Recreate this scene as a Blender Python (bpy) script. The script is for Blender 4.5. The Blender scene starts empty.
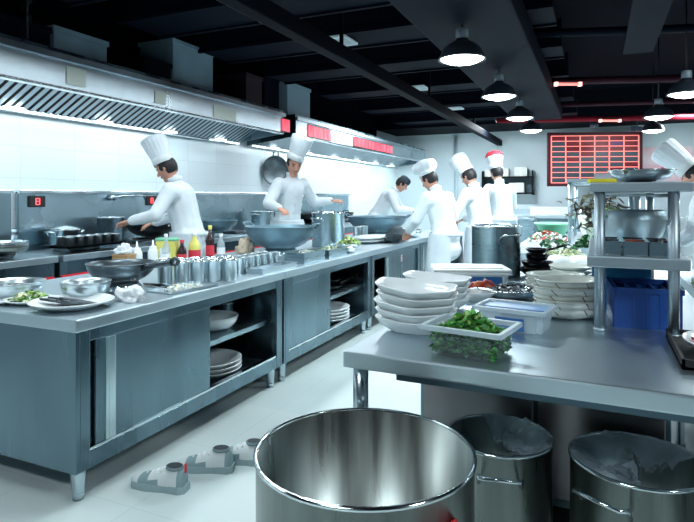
import bpy, bmesh, math, random
from mathutils import Vector, Matrix, noise
random.seed(7)
C = bpy.context.scene.collection
PI = math.pi
R_ = math.radians
# ---------------------------------------------------------------- camera numbers (the room is measured from the camera's foot)
H, HT = 1.318, 0.80            # eye height, worktop height
FOC, YAW, CX, CY = 560.0, R_(24), 347.0, 197.0
FW = Vector((-math.sin(YAW), math.cos(YAW), 0)); RT = Vector((math.cos(YAW), math.sin(YAW), 0))
def T(px, py, z=HT):
    """point of the horizontal plane z seen at a photo position"""
    d = FOC * (H - z) / (py - CY); r = (px - CX) / FOC * d
    p = FW * d + RT * r
    return Vector((p.x, p.y, z))
def DD(px, py, d):
    p = FW * d + RT * ((px - CX) / FOC * d)
    return Vector((p.x, p.y, H - (py - CY) / FOC * d))
# ---------------------------------------------------------------- materials
def c(r, g, b):
    f = lambda v: (v/255/12.92) if v/255 <= 0.04045 else ((v/255+0.055)/1.055)**2.4
    return (f(r), f(g), f(b), 1)
MATS = {}
def mat(name, col, rough=0.5, metal=0.0, var=0.0, scale=8.0, stretch=(1,1,1), bump=0.0, trans=0.0, alpha=1.0, emit=None, estr=0.0, col2=None, rvar=0.0, spec=None, ior=None):
    if name in MATS: return MATS[name]
    m = bpy.data.materials.new(name); m.use_nodes = True
    nt = m.node_tree; b = nt.nodes['Principled BSDF']
    b.inputs['Roughness'].default_value = rough; b.inputs['Metallic'].default_value = metal
    b.inputs['Base Color'].default_value = col
    if spec is not None: b.inputs['Specular IOR Level'].default_value = spec
    if ior: b.inputs['IOR'].default_value = ior
    tc = nt.nodes.new('ShaderNodeTexCoord'); mp = nt.nodes.new('ShaderNodeMapping')
    mp.inputs['Scale'].default_value = stretch
    nz = nt.nodes.new('ShaderNodeTexNoise'); nz.inputs['Scale'].default_value = scale; nz.inputs['Detail'].default_value = 4
    nt.links.new(tc.outputs['Object'], mp.inputs['Vector']); nt.links.new(mp.outputs['Vector'], nz.inputs['Vector'])
    if var > 0 or col2:
        mx = nt.nodes.new('ShaderNodeMix'); mx.data_type = 'RGBA'
        k = 1 - var
        mx.inputs[6].default_value = col2 if col2 else (col[0]*k, col[1]*k, col[2]*k, 1)
        mx.inputs[7].default_value = col
        rp = nt.nodes.new('ShaderNodeMapRange'); rp.inputs[1].default_value = 0.35; rp.inputs[2].default_value = 0.65
        nt.links.new(nz.outputs['Fac'], rp.inputs[0]); nt.links.new(rp.outputs[0], mx.inputs[0])
        nt.links.new(mx.outputs[2], b.inputs['Base Color'])
    if rvar > 0:
        rr = nt.nodes.new('ShaderNodeMapRange'); rr.inputs[1].default_value = 0.3; rr.inputs[2].default_value = 0.7
        rr.inputs[3].default_value = max(0.02, rough-rvar); rr.inputs[4].default_value = rough+rvar
        nt.links.new(nz.outputs['Fac'], rr.inputs[0]); nt.links.new(rr.outputs[0], b.inputs['Roughness'])
    if bump > 0:
        bp = nt.nodes.new('ShaderNodeBump'); bp.inputs['Strength'].default_value = bump; bp.inputs['Distance'].default_value = 0.01
        nt.links.new(nz.outputs['Fac'], bp.inputs['Height']); nt.links.new(bp.outputs['Normal'], b.inputs['Normal'])
    if trans: b.inputs['Transmission Weight'].default_value = trans
    if alpha < 1: b.inputs['Alpha'].default_value = alpha
    if emit:
        b.inputs['Emission Color'].default_value = emit; b.inputs['Emission Strength'].default_value = estr
    MATS[name] = m
    return m
STEEL  = mat('brushed_steel', (0.34,0.45,0.50,1), 0.30, 1.0, var=0.12, scale=3, stretch=(1,1,12), rvar=0.05)
STEELD = mat('worktop_steel', (0.54,0.64,0.69,1), 0.37, 1.0, var=0.06, scale=3, rvar=0.03)
CABST  = mat('cabinet_steel', (0.185,0.275,0.325,1), 0.27, 1.0, var=0.25, scale=2.2, stretch=(1,1.5,.3), rvar=0.07)
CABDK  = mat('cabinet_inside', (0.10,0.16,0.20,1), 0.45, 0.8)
POTST  = mat('pot_steel', (0.33,0.375,0.36,1), 0.31, 1.0, var=0.3, scale=2.5, stretch=(6,6,.6), rvar=0.07)
SATIN  = mat('satin_steel', (0.60,0.70,0.74,1), 0.34, 1.0, var=.1)
SHINY  = mat('polished_steel', (0.72,0.79,0.82,1), 0.12, 1.0)
TUBE   = mat('tube_steel', (0.48,0.57,0.62,1), 0.26, 1.0)
RACKM  = mat('rack_steel', (0.40,0.49,0.54,1), 0.46, 1.0, var=0.1, scale=4)
HOODM  = mat('hood_steel', (0.56,0.66,0.72,1), 0.33, 1.0, var=0.25, scale=1.6, rvar=0.07)
GALV   = mat('galvanised_duct', c(150,182,198), 0.6, 0.0, var=0.25, scale=3)
FILT   = mat('filter_steel', (0.46,0.56,0.62,1), 0.38, 0.9)
DARKM  = mat('dark_iron', c(24,28,32), 0.30, 0.7, var=0.3, scale=10)
WOKM   = mat('wok_iron', c(104,116,122), 0.36, 0.95, var=0.35, scale=7)
HAZEWOK = mat('hazed_iron', c(112,142,156), 0.45, 0.6, var=0.25, scale=5)  # iron paled to blue grey to stand in for steam haze
BLACK  = mat('black_rubber', c(14,16,18), 0.6)
CERAM  = mat('white_ceramic', c(226,234,236), 0.16, var=0.03)
CREAM  = mat('cream_ceramic', c(216,222,214), 0.18, var=0.04)
BROWNR = mat('brown_rim', c(120,84,66), 0.3)
WPLAS  = mat('white_plastic', c(228,236,238), 0.38, var=0.03)
CLRPL  = mat('clear_plastic', c(214,230,234), 0.16, alpha=0.07, var=0.02)
CLRTR  = mat('frosted_plastic', c(206,224,232), 0.3, alpha=0.55, var=0.02)
BLUEP  = mat('blue_plastic', c(26,70,140), 0.4, var=0.15, scale=4)
BLUEL  = mat('blue_label', c(52,108,170), 0.4)
TEALP  = mat('teal_plastic', c(34,112,150), 0.4, var=0.15, scale=4)
GREENP = mat('green_plastic', c(120,196,160), 0.4)
WTILE  = None
CLOTH  = mat('white_cloth', c(220,228,232), 0.85, bump=0.3, scale=60, var=0.06)
CLOTHW = mat('chef_white', c(226,236,242), 0.8, var=0.10, scale=7, bump=0.25)
APRON  = mat('apron_white', c(206,218,226), 0.85, var=0.10, scale=6)
TROUS  = mat('dark_trousers', c(44,56,66), 0.85, var=0.2)
SKIN   = mat('skin', c(204,150,128), 0.5, var=0.08)
SKIND  = mat('skin_dark', c(60,36,32), 0.5)
LIP    = mat('lip', c(158,92,84), 0.5)
HAIR   = mat('hair_black', c(22,22,26), 0.6)
REDC   = mat('red_cloth', c(206,34,52), 0.7)
GREEN1 = mat('leaf_green', c(64,138,60), 0.45, var=0.5, scale=14, col2=c(26,84,44))
GREEN2 = mat('leaf_pale', c(150,190,96), 0.5, var=0.3, scale=12)
GREEN3 = mat('leaf_dark', c(26,92,52), 0.45, var=0.5, scale=20)
YELW   = mat('pale_noodle', c(222,226,190), 0.5, var=0.15)
ORANGE = mat('orange_food', c(210,104,60), 0.45, var=0.3, scale=20)
REDF   = mat('red_food', c(176,44,40), 0.4, var=0.4, scale=20)
PINKF  = mat('pink_meat', c(226,116,150), 0.4, var=0.4, scale=25, col2=c(232,200,206))
DARKF  = mat('dark_food', c(40,44,48), 0.35, var=0.5, scale=30, col2=c(84,96,104))
WOODM  = mat('wood_block', c(176,140,96), 0.6, var=0.2, scale=4, stretch=(1,8,1))
YPLAS  = mat('yellow_plastic', c(220,214,110), 0.4)
REDPL  = mat('red_label', c(206,52,70), 0.45)
GLASSB = mat('clear_glass', c(198,214,220), 0.08, alpha=0.45)
SAUCE  = mat('dark_sauce', c(52,40,44), 0.12)
NAVY   = mat('painted_ceiling', c(6,11,20), 0.8, spec=.04, var=0.25, scale=1.2)
NAVY2  = mat('painted_duct', c(11,19,32), 0.65, spec=.06, var=0.25, scale=1.5)
NAVY3  = mat('painted_beam', c(7,12,21), 0.65, spec=.05)
PIPER  = mat('red_pipe', c(120,22,38), 0.6, spec=.1, var=0.2)
PIPEM  = mat('maroon_pipe', c(52,22,34), 0.6, spec=.1, var=0.2)
def em(name, col, s): return mat(name, col, 0.5, emit=col, estr=s)
BULB   = em('lamp_light', (0.86,0.96,1,1), 14)
REDLED = em('red_led', (1,0.05,0.07,1), 3.0)
GRID   = em('red_grid_light', (1,0.24,0.21,1), 1.15)
CELLG  = mat('menu_strip_grey', c(40,56,68), 0.35, emit=(0.10,0.14,0.18,1), estr=0.22)
CELLR  = mat('menu_strip_red', c(84,18,30), 0.35, emit=(0.5,0.01,0.03,1), estr=0.16)
CELLB  = mat('menu_strip_blue', c(60,40,90), 0.35, emit=(0.3,0.05,0.2,1), estr=0.2)
PINKP  = mat('pink_poster', c(236,176,190), 0.6, var=0.25, scale=2, col2=c(238,226,230))
FILM   = mat('cling_film', c(176,192,206), 0.14, alpha=0.44, bump=1.0, scale=26)
WASHL  = em('lamp_strip', (0.8,0.95,1,1), 6)
# ---------------------------------------------------------------- mesh builders
class MB:
    def __init__(s): s.bm = bmesh.new()
    def _x(s, vs, M):
        bmesh.ops.transform(s.bm, matrix=M, verts=vs)
    def box(s, x0, x1, y0, y1, z0, z1, bev=0.0, mi=0, M=None):
        r = bmesh.ops.create_cube(s.bm, size=1); vs = r['verts']
        s._x(vs, Matrix.Translation(((x0+x1)/2, (y0+y1)/2, (z0+z1)/2)) @ Matrix.Diagonal((abs(x1-x0), abs(y1-y0), abs(z1-z0), 1)))
        fs = list({f for v in vs for f in v.link_faces})
        for f in fs: f.material_index = mi
        if bev > 0:
            es = list({e for f in fs for e in f.edges})
            rb = bmesh.ops.bevel(s.bm, geom=es, offset=bev, segments=2, affect='EDGES', profile=0.6)
            vs = list({v for f in rb['faces'] for v in f.verts} | {v for v in vs if v.is_valid})
            for f in {f for v in vs for f in v.link_faces}: f.material_index = mi
        if M is not None: s._x(vs, M)
        return s
    def lathe(s, prof, n=32, loc=(0,0,0), sx=1, sy=1, wave=None, mi=0, M=None, closed=False):
        rings = []
        for (r, z) in prof:
            ring = []
            if r < 1e-5:
                ring = [s.bm.verts.new((loc[0], loc[1], loc[2]+z))]
            else:
                for i in range(n):
                    a = 2*PI*i/n
                    k, dz = wave(a, r, z) if wave else (1, 0)
                    ring.append(s.bm.verts.new((loc[0]+math.cos(a)*r*sx*k, loc[1]+math.sin(a)*r*sy*k, loc[2]+z+dz)))
            rings.append(ring)
        fs = []
        pairs = list(zip(rings, rings[1:]))
        if closed: pairs.append((rings[-1], rings[0]))
        for A, B in pairs:
            for i in range(n):
                j = (i+1) % n
                a = [A[i % len(A)], A[j % len(A)]]; b = [B[j % len(B)], B[i % len(B)]]
                q = []
                for v in a+b:
                    if v not in q: q.append(v)
                if len(q) > 2:
                    try:
                        f = s.bm.faces.new(q); f.material_index = mi; f.smooth = True; fs.append(f)
                    except ValueError: pass
        if M is not None: s._x([v for r in rings for v in r], M)
        return s
    def cyl(s, p0, p1, r0, r1=None, n=16, mi=0, caps=True):
        r1 = r0 if r1 is None else r1
        p0, p1 = Vector(p0), Vector(p1); d = p1-p0; L = d.length
        q = d.to_track_quat('Z', 'Y').to_matrix().to_4x4()
        prof = ([(0,0)] if caps else []) + [(r0,0),(r1,L)] + ([(0,L)] if caps else [])
        return s.lathe(prof, n, mi=mi, M=Matrix.Translation(p0) @ q)
    def tube(s, pts, r, n=8, mi=0):
        pts = [Vector(p) for p in pts]; rings = []
        up = Vector((0.13, 0.2, 1)).normalized()
        for i, p in enumerate(pts):
            t = (pts[min(i+1, len(pts)-1)] - pts[max(i-1, 0)]).normalized()
            u = t.cross(up)
            if u.length < .05: u = t.cross(Vector((1,0,0)))
            u.normalize(); v = t.cross(u)
            rr = r[i] if isinstance(r, (list, tuple)) else r
            rings.append([s.bm.verts.new(p + u*math.cos(2*PI*k/n)*rr + v*math.sin(2*PI*k/n)*rr) for k in range(n)])
        for A, B in zip(rings, rings[1:]):
            for k in range(n):
                f = s.bm.faces.new([A[k], A[(k+1)%n], B[(k+1)%n], B[k]]); f.smooth = True; f.material_index = mi
        for rg in (rings[0], rings[-1]):
            f = s.bm.faces.new(rg); f.material_index = mi
        return s
    def ball(s, p, r, mi=0, sub=2, sc=(1,1,1), rot=None):
        rr = bmesh.ops.create_icosphere(s.bm, subdivisions=sub, radius=r)
        M = Matrix.Translation(p) @ (rot.to_4x4() if rot else Matrix.Identity(4)) @ Matrix.Diagonal((*sc, 1))
        s._x(rr['verts'], M)
        for f in {f for v in rr['verts'] for f in v.link_faces}: f.material_index = mi; f.smooth = True
        return s
    def cap(s, a, b, ra, rb, n=12):
        a, b = Vector(a), Vector(b)
        s.ball(a, ra); s.ball(b, rb)
        if (b-a).length > 1e-4: s.cyl(a, b, ra, rb, n)
        return s
    def quad(s, pts, mi=0):
        f = s.bm.faces.new([s.bm.verts.new(p) for p in pts]); f.material_index = mi
        return s
    def prism(s, poly, axis, a0, a1, mi=0):
        def mk(u, v, w): return {'x': (w,u,v), 'y': (u,w,v), 'z': (u,v,w)}[axis]
        A = [s.bm.verts.new(mk(u,v,a0)) for u,v in poly]; B = [s.bm.verts.new(mk(u,v,a1)) for u,v in poly]
        n = len(poly)
        for i in range(n):
            f = s.bm.faces.new([A[i], A[(i+1)%n], B[(i+1)%n], B[i]]); f.material_index = mi
        for f in (s.bm.faces.new(A), s.bm.faces.new(B[::-1])): f.material_index = mi
        return s
    def build(s, name, m, parent=None, loc=(0,0,0), rot=(0,0,0), smooth=None, recalc=True):
        if recalc: bmesh.ops.recalc_face_normals(s.bm, faces=s.bm.faces[:])
        me = bpy.data.meshes.new(name); s.bm.to_mesh(me); s.bm.free()
        for x in (m if isinstance(m, (list, tuple)) else [m]): me.materials.append(x)
        o = bpy.data.objects.new(name, me); C.objects.link(o)
        o.location = loc; o.rotation_euler = rot
        if parent: o.parent = parent
        return o
def tag(o, label, cat, group=None, kind=None):
    o['label'] = label; o['category'] = cat
    if group: o['group'] = group
    if kind: o['kind'] = kind
    return o
def struct(o): o['kind'] = 'structure'; return o
def thing(name, label, cat, loc=(0,0,0), rz=0, group=None):
    o = bpy.data.objects.new(name, None); C.objects.link(o); o.empty_display_size = .1
    o.location = loc; o.rotation_euler = (0,0,rz)
    return tag(o, label, cat, group)
def dup(root, loc, rz=None, label=None, group=None, rot=None, scale=None):
    r = root.copy(); C.objects.link(r); r.location = loc
    if rz is not None: r.rotation_euler = (r.rotation_euler[0], r.rotation_euler[1], rz)
    if rot is not None: r.rotation_euler = rot
    if scale is not None: r.scale = scale if isinstance(scale, (tuple, list)) else (scale,)*3
    if label: r['label'] = label
    if group: r['group'] = group
    for ch in list(root.children):
        k = ch.copy(); C.objects.link(k); k.parent = r
        for g in ch.children:
            d = g.copy(); C.objects.link(d); d.parent = k
    return r
def leaves(name, m, n, fn, size, label, cat, thick=0.0, mats=None, curl=0.4, ratio=0.6):
    """a heap of small bent leaves or shreds; fn() gives a point"""
    b = MB(); ms = mats or [m]
    for _ in range(n):
        p = Vector(fn()); L = size*random.uniform(.6, 1.3); W = L*ratio
        q = Matrix.Rotation(random.uniform(0, 2*PI), 3, 'Z') @ Matrix.Rotation(random.gauss(0, .55), 3, 'X') @ Matrix.Rotation(random.gauss(0, .5), 3, 'Y')
        k = random.uniform(-curl, curl)*L
        mi = random.randrange(len(ms))
        P = [(-L/2,0,0), (-L/6,-W/2,k*.5), (L/4,-W/2.4,k*.4), (L/2,0,0), (L/4,W/2.4,k*.6), (-L/6,W/2,k*.6)]
        vs = [b.bm.verts.new(p + q @ Vector(v)) for v in P]
        cc = b.bm.verts.new(p + q @ Vector((0,0,k*.2)))
        for i in range(6):
            f = b.bm.faces.new([vs[i], vs[(i+1)%6], cc]); f.material_index = mi
    o = b.build(name, ms, recalc=False)
    return tag(o, label, cat, kind='stuff')
def disc_fn(cx, cy, z, rx, ry=None, h=0.02, rz=0):
    ry = ry or rx
    def fn():
        a = random.uniform(0, 2*PI); t = math.sqrt(random.random())
        x, y = rx*t*math.cos(a), ry*t*math.sin(a)
        return (cx + x*math.cos(rz)-y*math.sin(rz), cy + x*math.sin(rz)+y*math.cos(rz), z + h*(1-t*t)*random.uniform(.2,1))
    return fn
# ================================================================ THE SETTING
WX, WY = -5.0, 14.6            # left wall, back wall
def tile_mat():
    m = mat('white_wall_tiles', c(214,226,230), 0.22); nt = m.node_tree; b = nt.nodes['Principled BSDF']
    tc = nt.nodes.new('ShaderNodeTexCoord'); sp = nt.nodes.new('ShaderNodeSeparateXYZ'); cm = nt.nodes.new('ShaderNodeCombineXYZ')
    br = nt.nodes.new('ShaderNodeTexBrick'); br.offset = 0
    br.inputs['Color1'].default_value = c(216,228,232); br.inputs['Color2'].default_value = c(208,222,227); br.inputs['Mortar'].default_value = c(196,212,218)
    br.inputs['Scale'].default_value = 1; br.inputs['Mortar Size'].default_value = 0.004; br.inputs['Brick Width'].default_value = 0.6; br.inputs['Row Height'].default_value = 0.3
    nt.links.new(tc.outputs['Object'], sp.inputs[0]); nt.links.new(sp.outputs[1], cm.inputs[0]); nt.links.new(sp.outputs[2], cm.inputs[1])
    nt.links.new(cm.outputs[0], br.inputs['Vector']); nt.links.new(br.outputs['Color'], b.inputs['Base Color'])
    return m
def floor_mat():
    m = mat('pale_floor', c(186,200,200), 0.38, var=0.10, scale=1.6, rvar=0.1); nt = m.node_tree; b = nt.nodes['Principled BSDF']
    tc = nt.nodes.new('ShaderNodeTexCoord')
    br = nt.nodes.new('ShaderNodeTexBrick'); br.offset = 0
    br.inputs['Color1'].default_value = c(208,221,220); br.inputs['Color2'].default_value = c(202,217,216); br.inputs['Mortar'].default_value = c(196,208,208)
    br.inputs['Scale'].default_value = 1; br.inputs['Mortar Size'].default_value = 0.003; br.inputs['Brick Width'].default_value = 0.6; br.inputs['Row Height'].default_value = 0.6
    nz = nt.nodes.new('ShaderNodeTexNoise'); nz.inputs['Scale'].default_value = 2.2; nz.inputs['Detail'].default_value = 6
    mx = nt.nodes.new('ShaderNodeMix'); mx.data_type = 'RGBA'; mx.blend_type = 'MULTIPLY'; mx.inputs[0].default_value = .18
    nt.links.new(tc.outputs['Object'], br.inputs['Vector']); nt.links.new(tc.outputs['Object'], nz.inputs['Vector'])
    nt.links.new(br.outputs['Color'], mx.inputs[6]); nt.links.new(nz.outputs['Fac'], mx.inputs[7])
    nt.links.new(mx.outputs[2], b.inputs['Base Color'])
    return m
struct(MB().box(-5.1, 5.5, -2.5, WY+.1, -.1, 0).build('floor', floor_mat()))
struct(MB().box(WX-.1, WX, -2.5, WY+.1, 0, 3.7).build('wall_left', tile_mat()))
struct(MB().box(-5.1, 5.5, WY, WY+.1, 0, 3.7).build('wall_back', mat('back_wall_paint', c(206,220,226), 0.5, var=.04, scale=1)))
struct(MB().box(5.5, 5.6, -2.5, WY+.1, 0, 3.7).build('wall_right', mat('dim_wall_paint', c(64,84,94), 0.6)))
struct(MB().box(-5.1, 5.6, -2.6, -2.5, 0, 3.7).build('wall_front', mat('dim_wall_paint', c(64,84,94), 0.6)))
struct(MB().box(WX, WX+.02, -2.5, WY-1.6, 2.6, 3.6).build('trim_2', NAVY))
struct(MB().box(-5.1, 5.6, -2.5, WY+.1, 3.6, 3.7).build('ceiling', NAVY))
# the lowered soffit above the back wall, dark
struct(MB().box(-5.0, 5.5, WY-1.6, WY-.02, 2.98, 3.6).build('trim_1', NAVY3))
# ---- ductwork under the ceiling
def ceil_thing(name, mb, m, label, cat, group=None): return tag(mb.build(name, m), label, cat, group)
# long duct running away from the camera above the aisle
x0 = DD(230, 2, 3.0).x
ceil_thing('air_duct', MB().box(-2.30, -2.18, .2, 14.58, 2.62, 2.76, .01), NAVY3, 'slim dark painted air duct running the length of the ceiling over the aisle', 'duct')
ceil_thing('air_duct', MB().box(-1.35, -.55, 1.2, 10.6, 2.70, 2.94, .02), NAVY2, 'broad dark square air duct that carries the left row of lamps', 'duct')
for o, xs, ys in ((bpy.data.objects['air_duct'], (-2.24,), (1,4.9,8,11.3)), (bpy.data.objects['air_duct.001'], (-1.3,-.6), (1.6,5.0,9.4))):
    for x in xs:
        for y in ys: MB().box(x-.015, x+.015, y-.015, y+.015, 2.75, 3.6).build('hanger', NAVY3, o)
lab = ['nearest', 'second nearest', 'third', 'fourth', 'fifth', 'sixth', 'seventh']
for k, y in enumerate((3.2, 4.3, 5.5, 6.9, 8.5, 10.3, 12.2)):
    b = MB().box(-4.2, -.35, y-.28, y+.28, 3.0, 3.30, .01)
    b.box(-4.2, -.35, y-.30, y-.26, 2.98, 3.02); b.box(-4.2, -.35, y+.26, y+.30, 2.98, 3.02)
    ceil_thing('ceiling_panel_duct', b, NAVY2, 'dark flat branch duct crossing over the long duct, %s from the camera' % lab[k], 'duct', 'flat branch ducts under the ceiling')
# air grilles in the branch ducts
GRIL = mat('grille_white', c(200,220,226), .5, emit=(.6,.75,.8,1), estr=.10)
for (px, py, w, lb) in ((336, 42.5, .34, 'white louvred air grille in the dark ceiling nearest the hood'), (416, 89, .32, 'small white louvred air grille beyond the nearest grille'), (455, 109, .26, 'tiny white air grille farthest along the ceiling')):
    d = FOC*(2.96-H)/(CY-py); p = DD(px, py, d)
    t = thing('air_grille', lb, 'vent', (p.x, p.y, 2.96), 0, 'air grilles in the ceiling')
    MB().box(-w/2, w/2, -w/2, w/2, .012, .02).build('backing', BLACK, t)
    b = MB()
    for s in (-1, 1): b.box(-w/2, w/2, s*w/2-.012, s*w/2+.012, 0, .02); b.box(s*w/2-.012, s*w/2+.012, -w/2, w/2, 0, .02)
    b.build('grille_frame', GRIL, t)
    b = MB()
    for k in range(6):
        yy = -w/2 + (k+.5)*w/6; b.box(-w/2, w/2, yy-.010, yy+.010, .0, .012)
    b.build('slat', GRIL, t)
# steel beam and pipes that cross in front of the back wall
def pipe(px0, py0, px1, py1, z, r, m, label):
    def at(px, py):
        d = FOC*(z-H)/(CY-py); return DD(px, py, d)
    a, b = at(px0, py0), at(px1, py1); dr = (b-a)
    a2 = a - dr*.02; b2 = b + dr*.6
    o = MB().tube([a2, b2], r, 12).build('ceiling_pipe', m)
    return tag(o, label, 'pipe')
pipe(500, 35, 694, 28, 3.1, .045, NAVY2, 'dark pipe crossing the ceiling nearest the camera')
pipe(505, 82.5, 694, 78, 2.9, .05, PIPEM, 'dull maroon ceiling pipe carrying the larger red tube light')
pipe(556, 105, 694, 101, 2.9, .04, PIPEM, 'dull maroon pipe between the two red tube lights')
pipe(500, 120.5, 694, 117, 2.75, .05, PIPER, 'bright red pipe just above the lit menu board')
def tubelight(px, py, z, L, lb):
    d = FOC*(z-H)/(CY-py); p = DD(px, py, d)
    t = thing('tube_light', lb, 'light', (p.x, p.y, z), YAW)
    MB().box(-L/2, L/2, -.04, .04, 0, .03, .005).build('housing', PIPEM, t)
    MB().tube([(-L/2+.05,0,-.025),(L/2-.05,0,-.025)], .02, 8).build('tube', em('pink_tube', (1,.25,.22,1), 1.5), t)
    for s in (-1,1): MB().box(s*(L/2-.03)-.02, s*(L/2-.03)+.02, -.03, .03, -.05, .0).build('socket', em('pink_socket', (1,.5,.45,1), 2), t)
tubelight(568, 82.3, 2.86, .38, 'small red tube light under the nearer maroon pipe')
tubelight(610, 119.3, 2.70, .40, 'small red tube light on the red pipe above the menu board')
ceil_thing('ceiling_beam', MB().box(-.09, .09, 0, 5.5, 0, .22).box(-.16, .16, 0, 5.5, -.02, 0), NAVY2, 'dark steel ceiling beam running away at the upper right', 'beam').location = (.45, 2.0, 3.05)
# ---- menu board on the back wall (turned a little toward the aisle on its bracket)
BP = DD(594.5, 159.3, 12.75)
t = thing('menu_board', 'large wall board of red lit grid lines and dark strips', 'menu board', (BP.x, BP.y, BP.z), R_(19))
bw, bh = 2.02, 1.17
MB().box(-bw/2, bw/2, 0, .05, -bh/2, bh/2, .008).build('panel', mat('board_dark', c(40,22,32), .4), t)
b = MB()
for s in (-1,1): b.box(-bw/2-.03, bw/2+.03, -.03, .06, s*bh/2-.03, s*bh/2+.03); b.box(s*bw/2-.03, s*bw/2+.03, -.03, .06, -bh/2, bh/2)
b.build('board_frame', mat('board_frame', c(72,16,30), .4), t)
b = MB().box(-.1,.1,.05,.9,-.05,.05); b.build('wall_bracket', BLACK, t)
gw, gh = bw-.10, bh-.10; nc, nr = 6, 9
b = MB()
for i in range(nc+1): x = -gw/2+gw*i/nc; b.box(x-.010, x+.010, -.022, -.006, -gh/2, gh/2)
for j in range(nr+1): z = -gh/2+gh*j/nr; b.box(-gw/2, gw/2, -.022, -.006, z-.008, z+.008)
b.build('light_grid', GRID, t)
for j in range(nr):
    for i in range(nc):
        x = -gw/2+gw*(i+.5)/nc; z = -gh/2+gh*(j+.5)/nr
        m = CELLG if (i == 0 and j < 8) or (j < 6 and (i*7+j*3) % 5 < 4) else (CELLB if (i, j) == (4, 7) else CELLR)
        MB().box(x-gw/nc*.45, x+gw/nc*.45, -.008, .002, z-gh/nr*.40, z+gh/nr*.36).build('menu_strip', m, t)
# poster, wall strips, cameras
q = DD(660, 163, 12.2)
t = thing('wall_poster', 'pale pink poster on the back wall right of the menu board', 'poster', (q.x, WY-.01, q.z))
MB().box(-.62, .7, -.01, 0, -.38, .40).build('sheet', PINKP, t)
MB().prism([(.05,-.30),(.55,-.05),(.12,.12)], 'y', -.015, -.0105).build('red_triangle', mat('poster_red', c(232,80,120), .6), t)
def sec_cam(px, py, lb, z1=3.0):
    d = 11.5; p = DD(px, py, d)
    t = thing('security_camera', lb, 'security camera', p, YAW)
    MB().cyl((0,0,.06), (0,0,z1-p.z), .018).build('mount', BLACK, t)
    MB().ball((0,0,0), .085, sub=2).lathe([(0,.09),(.07,.08),(.085,.03)], 16).build('camera_dome', mat('cam_dark', c(40,48,60), .3), t)
sec_cam(594, 125, 'small dome camera hanging over the middle of the menu board')
d = 11.2; p = DD(637, 129, d)
t = thing('security_camera', 'small box camera at the upper right corner of the menu board', 'security camera', p, R_(60))
MB().box(-.16, .12, -.05, .05, -.05, .05, .01).build('camera_body', mat('cam_dark', c(40,48,60), .3), t); MB().cyl((.0,0,.05), (.0,0,3.0-p.z), .015).build('mount', BLACK, t)
# shelf unit with boxes on the back wall, far left of the board
p = DD(508, 185, 14.0)
t = thing('wall_shelf', 'dark two tier wall shelf on back wall holding pale boxes', 'shelf', (p.x, WY-.35, p.z-.25))
MB().box(-.62,.62,0,.33,.42,.46).build('shelf_board', DARKM, t); MB().box(-.62,.62,0,.33,.02,.06).build('shelf_board', DARKM, t)
for s in (-1,1): MB().box(s*.6-.02,s*.6+.02,0,.33,0,.6).build('side_panel', DARKM, t)
MB().box(-.6,.6,.31,.335,.05,.45).build('back_panel', mat('shelf_back', c(70,92,104), .5), t)
bx = [(-.45,.46,.2,.18),(-.1,.46,.26,.2),(.32,.46,.3,.22),(-.4,.06,.24,.2),(.22,.06,.36,.24)]
bl = ['pale carton on the top of the wall shelf, at its left end','pale carton on the top of the wall shelf, in the middle','pale carton on the top of the wall shelf, at its right end','grey carton on the lower board of the wall shelf, left','white carton on the lower board of the wall shelf, right']
for k,(x,z,w,h) in enumerate(bx):
    o = MB().box(-w/2,w/2,-.11,.11,0,h,.006).box(-.02,.02,-.112,.112,0,h+.001,mi=1).build('carton', [mat('carton_%s'%('grey' if k==3 else 'pale'), c(120,140,150) if k==3 else c(206,210,204), .7), WPLAS], loc=(p.x+x, WY-.2, p.z-.25+z))
    tag(o, bl[k], 'box', 'cartons on the wall shelf')
# ---------------------------------------------------------------- exhaust hoods
def hood(y0, y1, label, nlight):
    t = thing('exhaust_hood', label, 'exhaust hood', (0, y0, 0))
    L = y1-y0; xf = -4.12
    MB().box(xf-.02, xf, 0, L, 2.245, 2.47).build('fascia', HOODM, t)
    MB().box(xf-.05, xf+.04, 0, L, 2.47, 2.52).build('top_rail', HOODM, t)
    MB().box(xf-.06, xf+.01, 0, L, 2.225, 2.25, .004).build('lip', SHINY, t)
    MB().box(-4.98, xf, 0, L, 2.52, 2.56).build('roof_sheet', CABST, t)
    for y in (0, L-.02): MB().prism([(xf,2.23),(xf,2.52),(-4.98,2.52),(-4.98,2.12)], 'y', y, y+.02).build('end_panel', CABST, t)
    MB().box(-4.985, -4.88, 0, L, 2.10, 2.14, .006).build('gutter', SHINY, t)
    # sloped bank of baffle filters
    n = int(L/.5); w = L/n
    for k in range(n):
        b = MB()
        A = Vector((-4.90, 0, 2.14)); B = Vector((-4.22, 0, 2.50)); dr = (B-A); nr = Vector((dr.z, 0, -dr.x)).normalized()
        yb = k*w
        b.quad([A+Vector((0,yb,0))-nr*.02*-1, A+Vector((0,yb+w,0)), B+Vector((0,yb+w,0)), B+Vector((0,yb,0))], 1)
        nb = 6
        for i in range(nb):
            ya, yc = yb + w*(i+.16)/nb, yb + w*(i+.74)/nb
            P = [A+Vector((0,ya,0)), A+Vector((0,yc,0)), B+Vector((0,yc,0)), B+Vector((0,ya,0))]
            P = [q + nr*-.0 + Vector((.012,0,-.02)) for q in P]
            b.quad(P, 0)
        b.build('baffle_filter', [FILT, BLACK], t)
    for k in range(nlight):
        yy = L*(k+.5)/nlight
        MB().box(-4.86, -4.80, yy-.09, yy+.09, 2.115, 2.135, .004).build('hood_light', em('hood_lamp', (.9,.98,1,1), 3), t)
    return t
hood(-1.2, 7.0, 'long stainless exhaust hood over the near range with pale access plates', 8)
hood(7.35, 14.3, 'stainless exhaust hood over the far range reaching the back wall', 6)
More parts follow.
